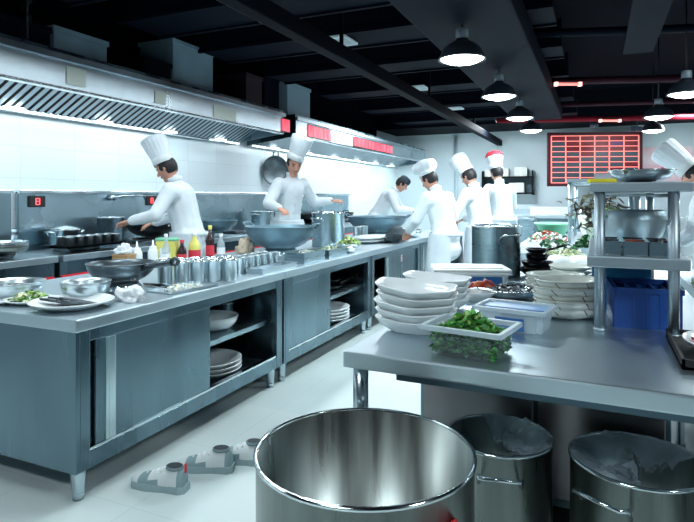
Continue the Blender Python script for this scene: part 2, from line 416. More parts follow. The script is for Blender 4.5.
# access plates on the near hood's fascia
PLATE = mat('pale_plate', c(196,206,196), .4, metal=.2)
def plate(px, y0, y1, w, lb):
    rd = (px-CX)/FOC; d = -4.118/(-math.sin(YAW)+rd*math.cos(YAW)); Y = d*(math.cos(YAW)+rd*math.sin(YAW))
    z0 = H+(CY-y1)/FOC*d; z1 = H+(CY-y0)/FOC*d
    o = MB().box(-.004, .004, -w/2, w/2, z0, z1, .002).build('access_plate', PLATE, loc=(-4.114, Y, 0))
    tag(o, lb, 'plate', 'plates on the hood fascia')
plate(76, 68, 86, .20, 'pale square plate on hood fascia nearest its left end')
plate(160, 91.5, 104, .16, 'pale square plate in the middle of the near hood fascia')
plate(220, 106, 118, .26, 'wide pale plate on hood fascia near the third duct')
plate(231, 109, 121, .2, 'small pale plate at the right of the wide plate on the hood')
# glowing plates added to stand in for red glow on the hoods
REDGLOW = mat('red_glow', c(200,40,60), .4, emit=(1,.04,.10,1), estr=.9, var=.4, scale=9, stretch=(1,1,.3), col2=c(250,130,140))
def glow_patch(pxa, pxb, z0, z1, X, lb):
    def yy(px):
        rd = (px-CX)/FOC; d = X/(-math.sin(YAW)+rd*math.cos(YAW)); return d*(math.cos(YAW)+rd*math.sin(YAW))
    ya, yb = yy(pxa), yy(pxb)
    t = thing('red_glow_patch', lb, 'panel', (X, ya, z0), 0, 'red glow patches on the hoods')
    MB().box(-.006,.006,0,yb-ya,0,z1-z0,.002).build('glow_face', REDGLOW, t)
    b = MB(); b.box(-.006,.008,0,yb-ya,z1-z0-.008,z1-z0+.004).box(-.006,.008,0,yb-ya,-.004,.008).build('patch_frame', DARKM, t)
glow_patch(282, 289.5, 2.262, 2.45, -4.112, 'red glow patch on the end of the near hood fascia')
glow_patch(308, 331, 2.262, 2.45, -4.112, 'red glow patch at the front end of the far hood fascia')
glow_patch(354, 392, 2.262, 2.44, -4.112, 'long red glow patch farther along the far hood fascia')
# duct boxes on the hoods and rods
def hbox(pxa, pxb, py0, label, m, X=-4.45, dep=.5, zb=2.56):
    def yy(px):
        rd = (px-CX)/FOC; d = X/(-math.sin(YAW)+rd*math.cos(YAW)); return d*(math.cos(YAW)+rd*math.sin(YAW)), d
    ya, da = yy(pxa); yb, db = yy(pxb); z1 = H+(CY-py0)/FOC*da
    b = MB().box(X-dep, X, ya, yb, zb, min(z1, 3.58), .008)
    b.box(X-dep-.02, X+.02, ya-.02, yb+.02, zb, zb+.05, .004); b.box(X-dep-.02, X+.015, ya-.015, yb+.015, min(z1,3.58)-.05, min(z1,3.58), .004)
    tag(b.build('duct_box', m), label, 'duct', 'duct boxes standing on the near hood')
hbox(0, 50, 12, 'dark duct box on the hood at the left edge of the ceiling', NAVY2)
hbox(54, 107, 25, 'pale grey duct box on the hood nearest the left edge', GALV)
hbox(144, 171, 56, 'small dark duct box beside the hanging rod', NAVY2)
hbox(173, 213, 38, 'pale grey tall duct box right of the hanging rod', GALV)
hbox(246, 262, 72, 'dark maroon duct box beside the farthest pale box', mat('maroon_duct', c(46,30,42), .6))
hbox(264.5, 283.5, 76, 'dark duct box touching the farthest pale box', NAVY2)
hbox(287.5, 310, 81, 'bright pale duct box farthest along the near hood', mat('pale_duct', c(150,176,190), .55, .2), X=-4.3)
q = DD(133, 50, 4.75)
t = thing('hanging_rod', 'thin dark hanging rod holding the near hood to the ceiling', 'rod', (-4.16, 3.05, 2.5))
MB().cyl((0,0,0), (0,0,1.1), .012).build('rod', DARKM, t); MB().tube([(.0,0,.25+i*.03) if False else (math.sin(i*1.3)*.03, math.cos(i*1.3)*.03, .22+i*.035) for i in range(14)], .01, 6).build('chain', DARKM, t)
# ---------------------------------------------------------------- pendant lamps
def pendant(p, label, ztop=3.6):
    t = thing('pendant_lamp', label, 'pendant lamp', p, 0, 'pendant lamps in two rows')
    R = .185
    MB().lathe([(.05,.17),(.055,.15),(.10,.13),(.15,.09),(R,.015),(R+.006,.0),(R-.006,.0),(R-.014,.015),(.14,.08),(.09,.12),(.04,.14)], 32).build('lamp_shade', [mat('shade_dark', c(34,42,52), .35)], t)
    MB().lathe([(0,.25),(.045,.25),(.05,.24),(.05,.17),(.045,.165),(0,.165)], 20).build('cap', mat('cap_grey', c(120,136,146), .4), t)
    MB().cyl((0,0,.25), (0,0,ztop-p[2]), .008, n=8).build('cord', BLACK, t)
    MB().lathe([(0,-.035),(.06,-.032),(.12,-.018),(.168,.004),(.172,.014),(0,.02)], 28).build('diffuser', BULB, t)
    L = bpy.data.lights.new('lamp_glow', 'SPOT'); L.energy = 225; L.color = (.82,.95,1); L.spot_size = R_(150); L.spot_blend = .6; L.shadow_soft_size = .18
    o = bpy.data.objects.new('lamp_glow', L); C.objects.link(o); o.parent = t; o.location = (0,0,-.05)
    return t
ZL = 2.42
nm = ['nearest', 'second', 'third', 'farthest']
for k, (px, py, d) in enumerate(((462,60,4.5),(499,97,6.1),(519.5,118.5,7.75),(531,131,9.4))):
    p = DD(px, py, d); pendant((p.x, p.y, p.z), 'dark pendant lamp with bright white disc, %s of the left row' % nm[k], 2.71)
for k, (px, py, d) in enumerate(((686.5,94.5,5.9),(658.5,117.5,7.5),(653,131,9.6))):
    p = DD(px, py, d); pendant((p.x, p.y, p.z), 'dark pendant lamp with bright white disc, %s of the right row' % nm[k if k < 2 else 3])
# ================================================================ RANGE ALONG THE LEFT WALL
RX = -4.33
def range_unit(y0, y1, label, led=None):
    t = thing('wok_range', label, 'range', (0, y0, 0), 0, 'wok ranges along the left wall')
    L = y1-y0
    MB().box(WX+.02, RX-.05, 0.006, L-.006, .12, .76, .004).build('body', CABST, t)
    MB().box(WX+.02, RX, .003, L-.003, .74, .80, .008).build('cooktop', STEELD, t)
    MB().box(RX-.06, RX-.04, .02, L-.02, .18, .56, .004).build('front_panel', CABDK, t)
    MB().box(RX-.055, RX-.03, .02, L-.02, .60, .615).build('red_strip', mat('red_strip', c(190,30,44), .4, emit=(1,.02,.04,1), estr=.25), t)
    MB().box(WX+.02, WX+.06, .012, L-.012, .80, 1.37, .006).build('backsplash', mat('splash_steel', (.42,.55,.61,1), .27, 1.0, var=.2, scale=2, rvar=.08), t)
    MB().box(WX+.02, WX+.09, .012, L-.012, 1.35, 1.385, .004).build('splash_cap', SHINY, t)
    for x in (WX+.12, RX-.12):
        for y in (.1, L-.1): MB().cyl((x,y,0), (x,y,.12), .025).build('leg', TUBE, t)
    n = max(1, int(L/.8))
    for k in range(n):
        yy = L*(k+.5)/n
        MB().lathe([(.20,0),(.22,.03),(.19,.05),(.15,.05),(.15,.02)], 32, (RX-.36, yy, .80)).build('burner_ring', WOKM, t)
    return t
r0 = range_unit(1.0, 3.48, 'steel wok range at the left edge of the photo with bright backsplash')
r1 = range_unit(3.52, 5.33, 'steel wok range with red lit timer displays on its backsplash')
r2 = range_unit(5.36, 8.0, 'steel wok range behind the chef holding up his arms')
r3 = range_unit(8.04, 11.2, 'far steel wok range behind the bending chef')
SEG = em('red_digit', (1,.08,.1,1), 3)
for yy, sc in ((.20, 1), (1.72, 1)):
    d = MB().box(0,.02,-.085*sc,.085*sc,-.055,.055,.008).build('timer_display', BLACK, r1, (WX+.06, yy, 1.275))
    b = MB()
    for (y0,y1,z0,z1) in ((-.018,.018,.026,.032),(-.018,.018,-.003,.003),(-.018,.018,-.032,-.026),(-.022,-.016,.0,.03),(.016,.022,-.03,0),(.016,.022,0,.03),(-.022,-.016,-.03,0)):
        b.box(.0205,.023,y0,y1,z0,z1)
    b.build('digit', SEG, d)
b = MB().cyl((WX+.06, 1.08, 1.31), (WX+.14, 1.08, 1.31), .03); b.tube([(WX+.13,1.08,1.31),(WX+.15,1.2,1.33),(WX+.15,1.5,1.335),(WX+.13,1.55,1.30)], .012, 8); b.build('faucet', TUBE, r1)
ZR = .80
def onR(px, py, z=ZR): return T(px, py, z)
# generic vessels -------------------------------------------------
def bowl_prof(r, h, foot=.5, th=.004):
    return [(0,0),(r*foot,0),(r*foot*1.05,.004)] + [(r*(foot+(1-foot)*math.sin(PI/2*k/6)), h*(1-math.cos(PI/2*k/6))+.004) for k in range(1,7)] + [(r+.004,h+.004),(r-.002,h+.006)] + [((r-th)*(foot+(1-foot)*math.sin(PI/2*k/6)), h*(1-math.cos(PI/2*k/6))+.008) for k in range(5,-1,-1)] + [(0,.010)]
def wok_prof(r, h, th=.005):
    n = 8; o = [(0,0)]
    for k in range(1,n+1): a = PI/2*k/n; o.append((r*math.sin(a*.98), h*(1-math.cos(a))))
    o += [(r+.006,h+.003),(r-.002,h+.005)]
    for k in range(n,0,-1): a = PI/2*k/n; o.append(((r-th)*math.sin(a*.98), h*(1-math.cos(a))+th))
    return o + [(0,th)]
def pot_prof(r, h, th=.004): return [(0,0),(r*.97,0),(r,.01),(r,h),(r+.003,h+.002),(r+.003,h+.005),(r-th,h+.005),(r-th,.02),(r*.9,.012),(0,.012)]
def bowl(label, p, r, h, m=SHINY, group=None, foot=.45, name='mixing_bowl', sx=1, sy=1, rz=0):
    o = MB().lathe(bowl_prof(r,h,foot), 32, sx=sx, sy=sy).build(name, m, loc=p, rot=(0,0,rz))
    return tag(o, label, 'bowl', group)
def wok(label, p, r, h, m=WOKM, handle=None, ears=False, rot=(0,0,0), stand=True):
    t = thing('wok', label, 'wok', p); t.rotation_euler = rot
    z = 0
    MB().lathe(wok_prof(r,h), 40).build('pan', m, t)
    if handle is not None:
        a = handle; u = Vector((math.cos(a), math.sin(a), 0))
        MB().tube([u*(r*.93)+Vector((0,0,h*.8)), u*(r+.06)+Vector((0,0,h+.0)), u*(r+.22)+Vector((0,0,h+.03))], [.014,.016,.019], 10).build('handle', m, t)
        MB().lathe([(.012,-.006),(.026,-.006),(.026,.006),(.012,.006)], 16, closed=True, M=Matrix.Translation(u*(r+.245)+Vector((0,0,h+.034))) @ Matrix.Rotation(PI/2,4,'X')).build('hanging_ring', m, t)
    if ears:
        for s in (0, PI):
            u = Vector((math.cos(s), math.sin(s), 0)); v = Vector((-u.y,u.x,0))
            MB().tube([u*r*.99+v*.07+Vector((0,0,h-.01)), u*(r+.05)+v*.05+Vector((0,0,h+.03)), u*(r+.05)-v*.05+Vector((0,0,h+.03)), u*r*.99-v*.07+Vector((0,0,h-.01))], .009, 8).build('handle', m, t)
    return t
def ring_stand(label, p, r, h):
    o = MB().lathe([(r,0),(r*.82,h),(r*.82-.006,h),(r-.008,0)], 32, closed=True).build('wok_stand', SHINY, loc=p)
    return tag(o, label, 'wok stand')
def stockpot(label, p, r, h, m=POTST, handles=True, ang=0.3, name='stock_pot', group=None, hz=.82):
    t = thing(name, label, 'pot', p, ang, group)
    MB().lathe(pot_prof(r,h), 56).build('pot_body', m, t)
    MB().lathe([(r+.001,h-.004),(r+.006,h-.002),(r+.006,h+.005),(r-.002,h+.008),(r-.005,h+.003),(r-.004,h-.002)], 56, closed=True).build('rim', SHINY, t)
    if handles:
        for s in (-1,1):
            k = min(.09, r*.38)
            MB().tube([(s*r*.98,-k,h*hz-.03),(s*(r+.01),-k,h*hz),(s*(r+.05),-k*.92,h*hz+.012),(s*(r+.05),k*.92,h*hz+.012),(s*(r+.01),k,h*hz),(s*r*.98,k,h*hz-.03)], .0075, 8).build('handle', SHINY, t)
    return t
# things on the range ---------------------------------------------
p = onR(12, 252); wok_l = bowl('big steel bowl at the left edge of the range', (p.x-.12, p.y, ZR+.055), .20, .17, SHINY)
p = DD(8, 262, 4.55); stack = None
for k in range(3):
    bowl('shallow steel pan nested in the pile on the white ring, %s' % ['bottom','middle','top'][k], (RX-.13, 3.08, ZR+.052+.022*k), .17, .05, SHINY if k else POTST, 'nested pans at the range corner', name='shallow_pan')
p = DD(45, 231, 5.5); stockpot('low wide steel pot in front of the second backsplash', (-4.72, 3.86, ZR+.052), .14, .15, STEEL, handles=True, ang=PI/2)
tag(MB().lathe([(0,.03),(.05,.025),(.13,.004),(.143,0),(.13,0),(0,.022)], 32).build('pot_lid', SHINY, loc=(-4.72, 3.86, ZR+.212)), 'steel lid on the low wide pot', 'lid')
# strainer cylinder
t = stockpot('tall dark steel cylinder pot against the backsplash left of the black wok', (-4.72, 4.42, ZR), .135, .30, mat('perf_steel', (.22,.30,.35,1), .35, 1, var=.4, scale=40), handles=False)
wok('large black wok on the range beside the tall cylinder pot', (-4.60, 4.90, ZR+.06), .28, .15, DARKM, handle=R_(40))
# black tray of cups
cx, cy = -4.45, 3.91
tray = MB().box(-.12,.12,-.34,.34,0,.012).box(-.12,-.11,-.34,.34,0,.022).box(.11,.12,-.34,.34,0,.022).box(-.12,.12,-.34,-.33,0,.022).box(-.12,.12,.33,.34,0,.022).build('black_tray', DARKM, loc=(cx,cy,ZR+.0525))
tag(tray, 'black rectangular tray on the range holding small steel cups', 'tray')
cup0 = None
def cup_o(p, label, group, r=.042, h=.085, m=SATIN):
    o = MB().lathe([(0,0),(r*.9,0),(r,h),(r+.004,h+.002),(r-.003,h+.003),(r*.87,.006),(0,.006)], 20).build('steel_cup', m, loc=p)
    return tag(o, label, 'cup', group)
for i in range(2):
    for j in range(6):
        P_ = (cx-.055+.11*i, cy-.27+.107*j, ZR+.066)
        if cup0 is None: cup0 = cup_o(P_, '', 'steel cups in the black tray')
        else: o = dup(cup0, P_)
        (cup0 if (i,j)==(0,0) else o)['label'] = 'steel cup in the black range tray, %s row, %s from left' % (['wall side','aisle side'][i], ['first','second','third','fourth','fifth','sixth'][j])
# white-rimmed ladle and dark ladle
t = thing('ladle', 'dark long handled ladle lying across the range front', 'ladle', (RX-.05, 4.30, ZR+.004), R_(-5))
MB().lathe(wok_prof(.055,.035), 20).build('ladle_bowl', DARKM, t); MB().tube([(0,.05,.03),(.02,.25,.06),(.0,.5,.07)], .008, 8).build('handle', DARKM, t)
# far range woks
wok('large grey wok on the range behind the arm raising chef', (-4.62, 6.1, ZR+.055), .28, .15, HAZEWOK, ears=True, rot=(0,0,PI/2))
stockpot('steel pot on the range between the two chefs in the rear aisle', (-4.66, 7.3, ZR+.055), .17, .24, STEEL, ang=PI/2)
wok('black wok on the far range behind the bending chef', (-4.62, 8.7, ZR+.055), .29, .16, DARKM, ears=True, rot=(0,0,PI/2))
wok('black wok deep on the far range near the hood end', (-4.62, 10.0, ZR+.055), .29, .16, DARKM, ears=True, rot=(0,0,PI/2))
# the pan hung on the wall
t = thing('hanging_pan', 'black round pan hung on the white wall by its ring', 'pan', (-4.93, 0, 0))
rd = (272-CX)/FOC; d = -4.93/(-math.sin(YAW)+rd*math.cos(YAW)); Y = d*(math.cos(YAW)+rd*math.sin(YAW)); zc = H+(CY-168)/FOC*d
t.location = (-4.60, Y*4.6/4.93, H+(zc-H)*4.6/4.93)
t.location = (-4.90, Y, zc-.05); t.rotation_euler = (0, R_(90), R_(-28))
rr = 15*d/FOC
MB().lathe(wok_prof(rr,.09), 32, M=Matrix.Translation((0,0,-.02))).build('pan', WOKM, t)
MB().tube([(-rr*.98,-.05,.07),(-rr-.07,-.04,.075),(-rr-.07,.04,.075),(-rr*.98,.05,.07)], .012, 8).build('handle', WOKM, t)
MB().cyl((-rr-.06,0,.06),(-rr-.06,0,-.02),.008).build('hook', DARKM, t)
# ================================================================ LEFT WORKTABLE CABINETS
FX, BXX = -1.992, -3.15
def cabinet(y0, y1, label, kind):
    t = thing('worktable_cabinet', label, 'cabinet', (FX, y0, 0), 0)
    L = y1-y0; D = BXX-FX          # local: x from 0 (front) to D (negative, back)
    MB().box(D, 0, .002, L-.002, .745, .80, .006).build('worktop', STEELD, t)
    zb, zt = .14, .743
    b = MB()
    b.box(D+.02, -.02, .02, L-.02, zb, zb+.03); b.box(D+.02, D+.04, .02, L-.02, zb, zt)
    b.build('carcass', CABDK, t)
    MB().box(D+.02, -.0155, .012, .035, zb, zt, .003).build('end_panel', CABST, t)
    MB().box(D+.02, -.0155, L-.035, L-.012, zb, zt, .003).build('end_panel', CABST, t)
    b = MB().box(-.06,-.015,.035,.085,zb,zt,.003).box(-.06,-.015,L-.085,L-.035,zb,zt,.003)
    b.box(-.06,-.016,.085,L-.085,zt-.05,zt,.003).box(-.06,-.016,.085,L-.085,zb,zb+.075,.003)
    b.build('front_frame', CABST, t)
    MB().box(-.052,-.034,.085,L-.085,zb+.075,zb+.086).box(-.029,-.020,.085,L-.085,zb+.075,zb+.086).build('door_track', SHINY, t)
    MB().box(D+.04,-.09,.04,L-.04,.435,.465).build('shelf', STEEL, t)
    z0, z1 = zb+.088, zt-.052
    def door(ya, yb, xo, handle):
        d = MB().box(-.012,0,ya,yb,z0,z1,.003).build('door', CABST, t, (xo,0,0))
        if handle is not None:
            MB().box(.0,.007,handle-.028,handle+.028,z0+.002,z1-.002,.002).box(.004,.009,handle-.010,handle+.010,z0+.004,z1-.004).build('handle', mat('door_pull', (.62,.74,.76,1), .25, 1), d)
        return d
    if kind == 1:
        door(.12, .92, -.022, .20); door(.10, .9, -.042, None)
    elif kind == 2:
        door(.085, .78, -.022, None); door(.10, .80, -.042, None)
    elif kind == 3:
        door(.42, 1.2, -.022, .47); door(.85, 1.6, -.042, None)
    else:
        door(.085, .85, -.022, .15); door(.8, L-.085, -.042, None)
    for x in (-.075, D+.09):
        for y in (.075, L-.075):
            g = MB().lathe([(0,.14),(.033,.14),(.033,.13),(.027,.045),(.024,.04),(.0235,.035),(.026,.03),(.024,.0),(0,0)], 20).build('leg', TUBE, t, (x,y,0))
    return t
YS = [1.682, 3.407, 5.09, 6.75, 8.6]
cabinet(YS[0], YS[1], 'steel worktable cabinet nearest the camera with end panel showing', 1)
cabinet(YS[1], YS[2], 'second steel worktable cabinet with plain door left of a dark opening', 2)
cabinet(YS[2], YS[3], 'third steel worktable cabinet with a red sticker on its door', 3)
cabinet(YS[3], YS[4], 'farthest steel worktable cabinet beside the chef in the white cap', 4)
b = MB().box(0,.002,-.022,.022,-.035,.035).box(.002,.003,-.016,.016,-.028,-.008,mi=1).box(.002,.003,-.016,.016,.002,.028,mi=1)
o = b.build('sticker', [WPLAS, REDPL]); rd = (404-CX)/FOC; d = -FX/(math.sin(YAW)-rd*math.cos(YAW)); o.location = (FX-.0218, d*(math.cos(YAW)+rd*math.sin(YAW))-.02, H-(258-CY)/FOC*d)
tag(o, 'small red and white sticker on the third cabinet door', 'sticker')
# crockery in the cabinets
def plate_prof(r, h=.022, th=.005): return [(0,0),(r*.55,0),(r*.58,.004),(r*.8,h*.55),(r,h),(r,h+.003),(r*.97,h+.004),(r*.78,h*.55+th),(r*.56,.008),(0,.007)]
def plate_(label, p, r, h=.022, m=CERAM, group=None, name='plate', rot=(0,0,0), sx=1, sy=1):
    o = MB().lathe(plate_prof(r,h), 40, sx=sx, sy=sy).build(name, m, loc=p, rot=rot); return tag(o, label, 'plate', group)
zs, zl = .466, .171
ordn = ['lowest','second from below','third from below','fourth from below','fifth from below','sixth from below','topmost']
yq = 2.95
for k in range(3): plate_('wide white plate on the floor of the nearest cabinet, %s in its stack' % ['lowest','middle','topmost'][k], (FX-.30, yq, zl+.028*k), .21, .05, CERAM, 'plates low in the nearest cabinet')
o = bowl('deep white bowl on the shelf of the nearest cabinet', (FX-.27, 2.95, zs), .16, .085, CERAM, name='deep_bowl'); 
for k in range(5): plate_('small white saucer on the shelf of the nearest cabinet, %s in its stack' % ordn[k], (FX-.24, 2.67, zs+.016*k), .095, .018, CERAM, 'saucers beside the deep bowl', name='saucer')
stockpot('small steel sauce pot on the shelf right of the deep bowl', (FX-.35, 3.2, zs), .055, .12, SHINY, handles=False, name='sauce_pot')
for k in range(4): plate_('broad white dish on the floor of the second cabinet, %s in its stack' % ordn[k], (FX-.30, 4.62, zl+.030*k), .24, .055, CERAM, 'dishes low in the second cabinet')
t = wok('small dark frying pan on the shelf of the second cabinet', (FX-.28, 4.62, zs), .15, .045, DARKM, handle=R_(70))
wok('dark pan lying on top of another on the second cabinet shelf', (FX-.28, 4.62, zs+.06), .14, .04, DARKM, handle=R_(110))
for k in range(2): plate_('white plate on the shelf of the third cabinet, %s of two' % ['lower','upper'][k], (FX-.25, 5.36, zs+.02*k), .12, .02, CERAM, 'plates in the third cabinet')
bowl('white bowl on the floor of the third cabinet', (FX-.28, 5.36, zl), .15, .09, CERAM, name='deep_bowl')
# ================================================================ ON THE LEFT WORKTABLES
def onX(px, X, z=HT):
    """point of the plane X = const at height z along the photo column px"""
    rd = (px-CX)/FOC; d = X/(-math.sin(YAW)+rd*math.cos(YAW))
    return Vector((X, d*(math.cos(YAW)+rd*math.sin(YAW)), z))
def heap(name, m, n, c0, rx, ry, h, size, label, cat, mats=None, ratio=.6, rz=0, curl=.4):
    return leaves(name, m, n, disc_fn(c0[0], c0[1], c0[2], rx, ry, h, rz), size, label, cat, mats=mats, ratio=ratio, curl=curl)
def lump(name, m, p, sx, sy, sz, label, cat, seed=1, k=.35, sub=4, f=1.6):
    b = MB(); b.ball((0,0,0), 1, sub=sub)
    for v in b.bm.verts:
        q = v.co.copy(); w = 1 + k*noise.noise(q*f+Vector((seed*7.3,0,0))) + k*.5*noise.noise(q*f*2.6+Vector((0,seed*3.1,0)))
        z = max(-.45, q.z)
        v.co = Vector((q.x*w*sx, q.y*w*sy, (z+.45)/1.45*sz*max(.5, w)))
    o = b.build(name, m, loc=p); return tag(o, label, cat)
# white plate with dark slices
P0 = Vector((-2.245, 1.875, HT))
plate_('white round plate holding dark slices at the corner of the nearest worktable', P0, .185, .034)
b = MB()
fan = []
t0 = None
for k in range(9):
    a = -1.2 + k*.3
    b = MB().prism([(-.085,-.010),(-.045,-.017),(.045,-.015),(.088,0),(.045,.015),(-.045,.016),(-.085,.010)], 'z', 0, .009)
    o = b.build('dark_slice', DARKF, loc=(P0.x-.088+.022*k, P0.y+.022*math.sin(k*1.7), HT+.018+.006*(k%2)), rot=(R_(4),R_(14),R_(64+14*math.sin(k*2.1))))
    tag(o, 'dark glossy slice fanned on the white plate at the worktable corner', 'food', 'dark slices on the round white plate')
# green dish, pans
P1 = T(30, 303); 
plate_('shallow dish of greens between the steel pans at the left edge', P1, .115, .02)
heap('chopped_greens', GREEN2, 200, (P1.x,P1.y,HT+.014), .10, .09, .045, .028, 'pale chopped greens heaped on the shallow dish at the left', 'vegetables', mats=[GREEN2, GREEN1, YELW])
P2 = T(13, 296.5); t = bowl('steel pan with dark contents at the far left of the nearest worktable', (P2.x,P2.y,HT), .15, .075, SATIN, foot=.6, name='steel_pan')
heap('dark_stew', DARKF, 60, (P2.x,P2.y,HT+.045), .11, .11, .02, .03, 'dark pieces lying in the steel frying pan at the far left', 'food')
P3 = T(2, 303); plate_('white plate cut by the left edge of the photo', (P3.x-.02,P3.y-.02,HT), .12, .02)
P4 = T(86, 298.5); bowl('round steel bowl in front of the black wok', (P4.x,P4.y,HT), .118, .085, SATIN, foot=.55, name='steel_bowl')
heap('sauce_bits', DARKF, 40, (P4.x,P4.y,HT+.045), .08, .08, .012, .02, 'dark bits in the round steel bowl before the wok', 'food')
P5 = Vector((-2.46, 2.38, HT)); ring_stand('round steel ring stand carrying the black wok on the nearest worktable', P5, .115, .04)
wok('black wok with ringed handle sitting on a steel ring stand', (P5.x,P5.y,HT+.028), .185, .115, WOKM, handle=R_(-6))
P6 = T(130, 301); lump('kitchen_cloth', CLOTH, P6, .075, .05, .06, 'crumpled white cloth lying beside the black wok', 'cloth', 3, .5)
P7 = T(158, 287); 
t = thing('tongs', 'dark steel tongs lying right of the crumpled cloth', 'tongs', (P7.x,P7.y,HT+.008), R_(-10))
for s in (-1,1): MB().tube([(-.13,0,0),(0,s*.012,.004),(.13,s*.02,0)], .006, 6).build('arm', DARKM, t)
# squeeze bottles
def squeeze(p, label):
    t = thing('squeeze_bottle', label, 'bottle', p, 0, 'white squeeze bottles')
    MB().lathe([(0,0),(.036,0),(.038,.006),(.038,.11),(.030,.128),(.024,.132),(0,.132)], 20).build('bottle_body', WPLAS, t)
    MB().lathe([(.027,.130),(.027,.146),(.010,.152),(.004,.195),(0,.196)], 16).build('nozzle', WPLAS, t)
q = onX(137, -3.05); squeeze(q, 'white squeeze bottle nearer the wooden box at the back of the worktable')
q = onX(153, -3.05); squeeze(q, 'white squeeze bottle beside the yellow tub at the back of the worktable')
q = onX(124, -3.07)
t = thing('wooden_box', 'small wooden box under a white cloth at the worktable back', 'box', q, R_(10))
MB().box(-.06,.06,-.05,.05,0,.10,.004).build('box_body', WOODM, t); MB().box(-.065,.065,-.055,.055,.10,.112,.003).build('lid', WOODM, t)
lump('kitchen_cloth', CLOTH, q+Vector((0,0,.113)), .055, .05, .065, 'crumpled white cloth lying on the small wooden box', 'cloth', 5, .5)
q = onX(167.5, -3.0)
t = thing('yellow_tub', 'pale yellow tub standing among the sauce bottles', 'tub', q, R_(20))
MB().box(-.075,.075,-.05,.05,0,.185,.012).build('tub_body', YPLAS, t); MB().box(-.078,.078,-.053,.053,.185,.205,.008).build('lid', GREENP, t)
MB().box(-.04,.04,-.052,-.0505,.05,.13).build('label', WPLAS, t)
def bottle(p, hh, r, label, body, capm, lab=None, neck=.35, labm=REDPL):
    t = thing('sauce_bottle', label, 'bottle', p, 0, 'sauce bottles at the back of the worktable')
    MB().lathe([(0,0),(r*.95,0),(r,.006),(r,hh*.55),(r*.85,hh*.64),(r*.40,hh*.78),(r*.36,hh*.92),(0,hh*.92)], 20).build('bottle_body', body, t)
    MB().lathe([(r*.44,hh*.88),(r*.46,hh*.90),(r*.46,hh),(0,hh)], 16).build('cap', capm, t)
    MB().lathe([(r+.001,hh*.14),(r+.0015,hh*.15),(r+.0015,hh*.42),(r+.001,hh*.43)], 20).build('label', labm, t)
q = onX(166, -2.86); bottle(q, .25, .028, 'clear glass bottle with pale label in front of the yellow tub', GLASSB, WPLAS, labm=WPLAS)
q = onX(182, -2.9); bottle(q, .19, .034, 'short dark bottle with red label beside the yellow tub', SAUCE, REDPL)
q = onX(194.5, -2.88); bottle(q, .245, .046, 'broad yellow bottle with white cap and red band', YPLAS, WPLAS)
q = onX(210, -2.9); bottle(q, .285, .034, 'tall dark bottle with yellow neck and red label', SAUCE, YPLAS)
q = onX(221, -2.95); bottle(q, .20, .034, 'clear glass bottle right of the tall dark bottle', GLASSB, WPLAS, labm=WPLAS)
# canisters in two rows
A, B = Vector((-2.36,2.62,HT)), Vector((-2.09,2.90,HT))
back = Vector((-.075,.08,0))
can0 = None
for j in range(2):
    for k in range(5):
        p = A.lerp(B, k/4) + back*j*1.35
        if can0 is None:
            can0 = stockpot('x', p, .042, .125, SATIN, handles=False, name='canister', group='steel canisters standing in two rows'); o = can0
        else: o = dup(can0, p)
        o['label'] = 'steel canister in the %s row before the sauce bottles, %s' % ('front' if j == 0 else 'rear', ['first at the left','second from the left','in the middle','second from the right','last at the right'][k])
# crushed white stuff on a flat tray before them
q = T(193, 291.5); q.x = min(q.x, -2.10)
tag(MB().box(-.10,.10,-.17,.17,0,.006).box(-.10,-.094,-.17,.17,0,.016).box(.094,.10,-.17,.17,0,.016).build('flat_tray', STEELD, loc=(q.x-.02,q.y+.04,HT+.001), rot=(0,0,R_(-6))), 'flat steel tray of white crumbs in front of the canisters', 'tray')
heap('garlic_crumbs', CLOTH, 260, (q.x-.02,q.y+.04,HT+.009), .075, .14, .018, .022, 'white crushed crumbs spread on the flat tray before the canisters', 'food', mats=[CLOTH, CERAM, YELW])
# small cups right of the canisters
c0 = None
for i in range(2):
    for j in range(6):
        p = Vector((-2.20-.10*i, 3.18+.085*j, HT))
        if c0 is None: c0 = cup_o(p, '', 'steel cups right of the canisters', .034, .105); o = c0
        else: o = dup(c0, p)
        o['label'] = 'small steel cup in the %s row right of the canisters, %s from the camera' % ('front' if i == 0 else 'rear', ['first','second','third','fourth','fifth','sixth'][j])
def tray(label, p, w, l, h, m=STEEL, rz=0, name='food_tray', inner=None):
    t = .006
    b = MB().box(-w/2,w/2,-l/2,l/2,0,t)
    for s in (-1,1): b.box(s*w/2-t/2,s*w/2+t/2,-l/2,l/2,0,h); b.box(-w/2,w/2,s*l/2-t/2,s*l/2+t/2,0,h)
    b.box(-w/2-.012,-w/2,-l/2-.012,l/2+.012,h-.003,h); b.box(w/2,w/2+.012,-l/2-.012,l/2+.012,h-.003,h)
    b.box(-w/2,w/2,-l/2-.012,-l/2,h-.003,h); b.box(-w/2,w/2,l/2,l/2+.012,h-.003,h)
    return tag(b.build(name, m, loc=p, rot=(0,0,rz)), label, 'tray')
tray('shallow steel tray at the worktable edge before the small cups', (-2.10, 3.42, HT), .12, .46, .035, STEELD)
q = onX(245, -2.95); lump('beige_bundle', mat('beige_cloth', c(190,176,156), .85, bump=.3, scale=40), q, .08, .07, .13, 'beige cloth bundle behind the small cups beside the great wok', 'cloth', 9, .4)
q = Vector((-2.62, 4.40, HT)); ring_stand('steel ring stand under the great grey wok', q, .17, .05)
wok('great grey blue wok on the second worktable before the chef', q+Vector((0,0,.035)), .32, .215, HAZEWOK, ears=True)
tray('deep steel tray of shredded vegetables on the second worktable edge', (-2.14, 3.98, HT), .17, .36, .085, STEEL)
heap('shredded_vegetables', CLOTH, 260, (-2.14,3.98,HT+.05), .07, .16, .05, .03, 'shredded white and dark vegetables filling the deep steel tray', 'vegetables', mats=[CLOTH, YELW, DARKF, CERAM], ratio=.25)
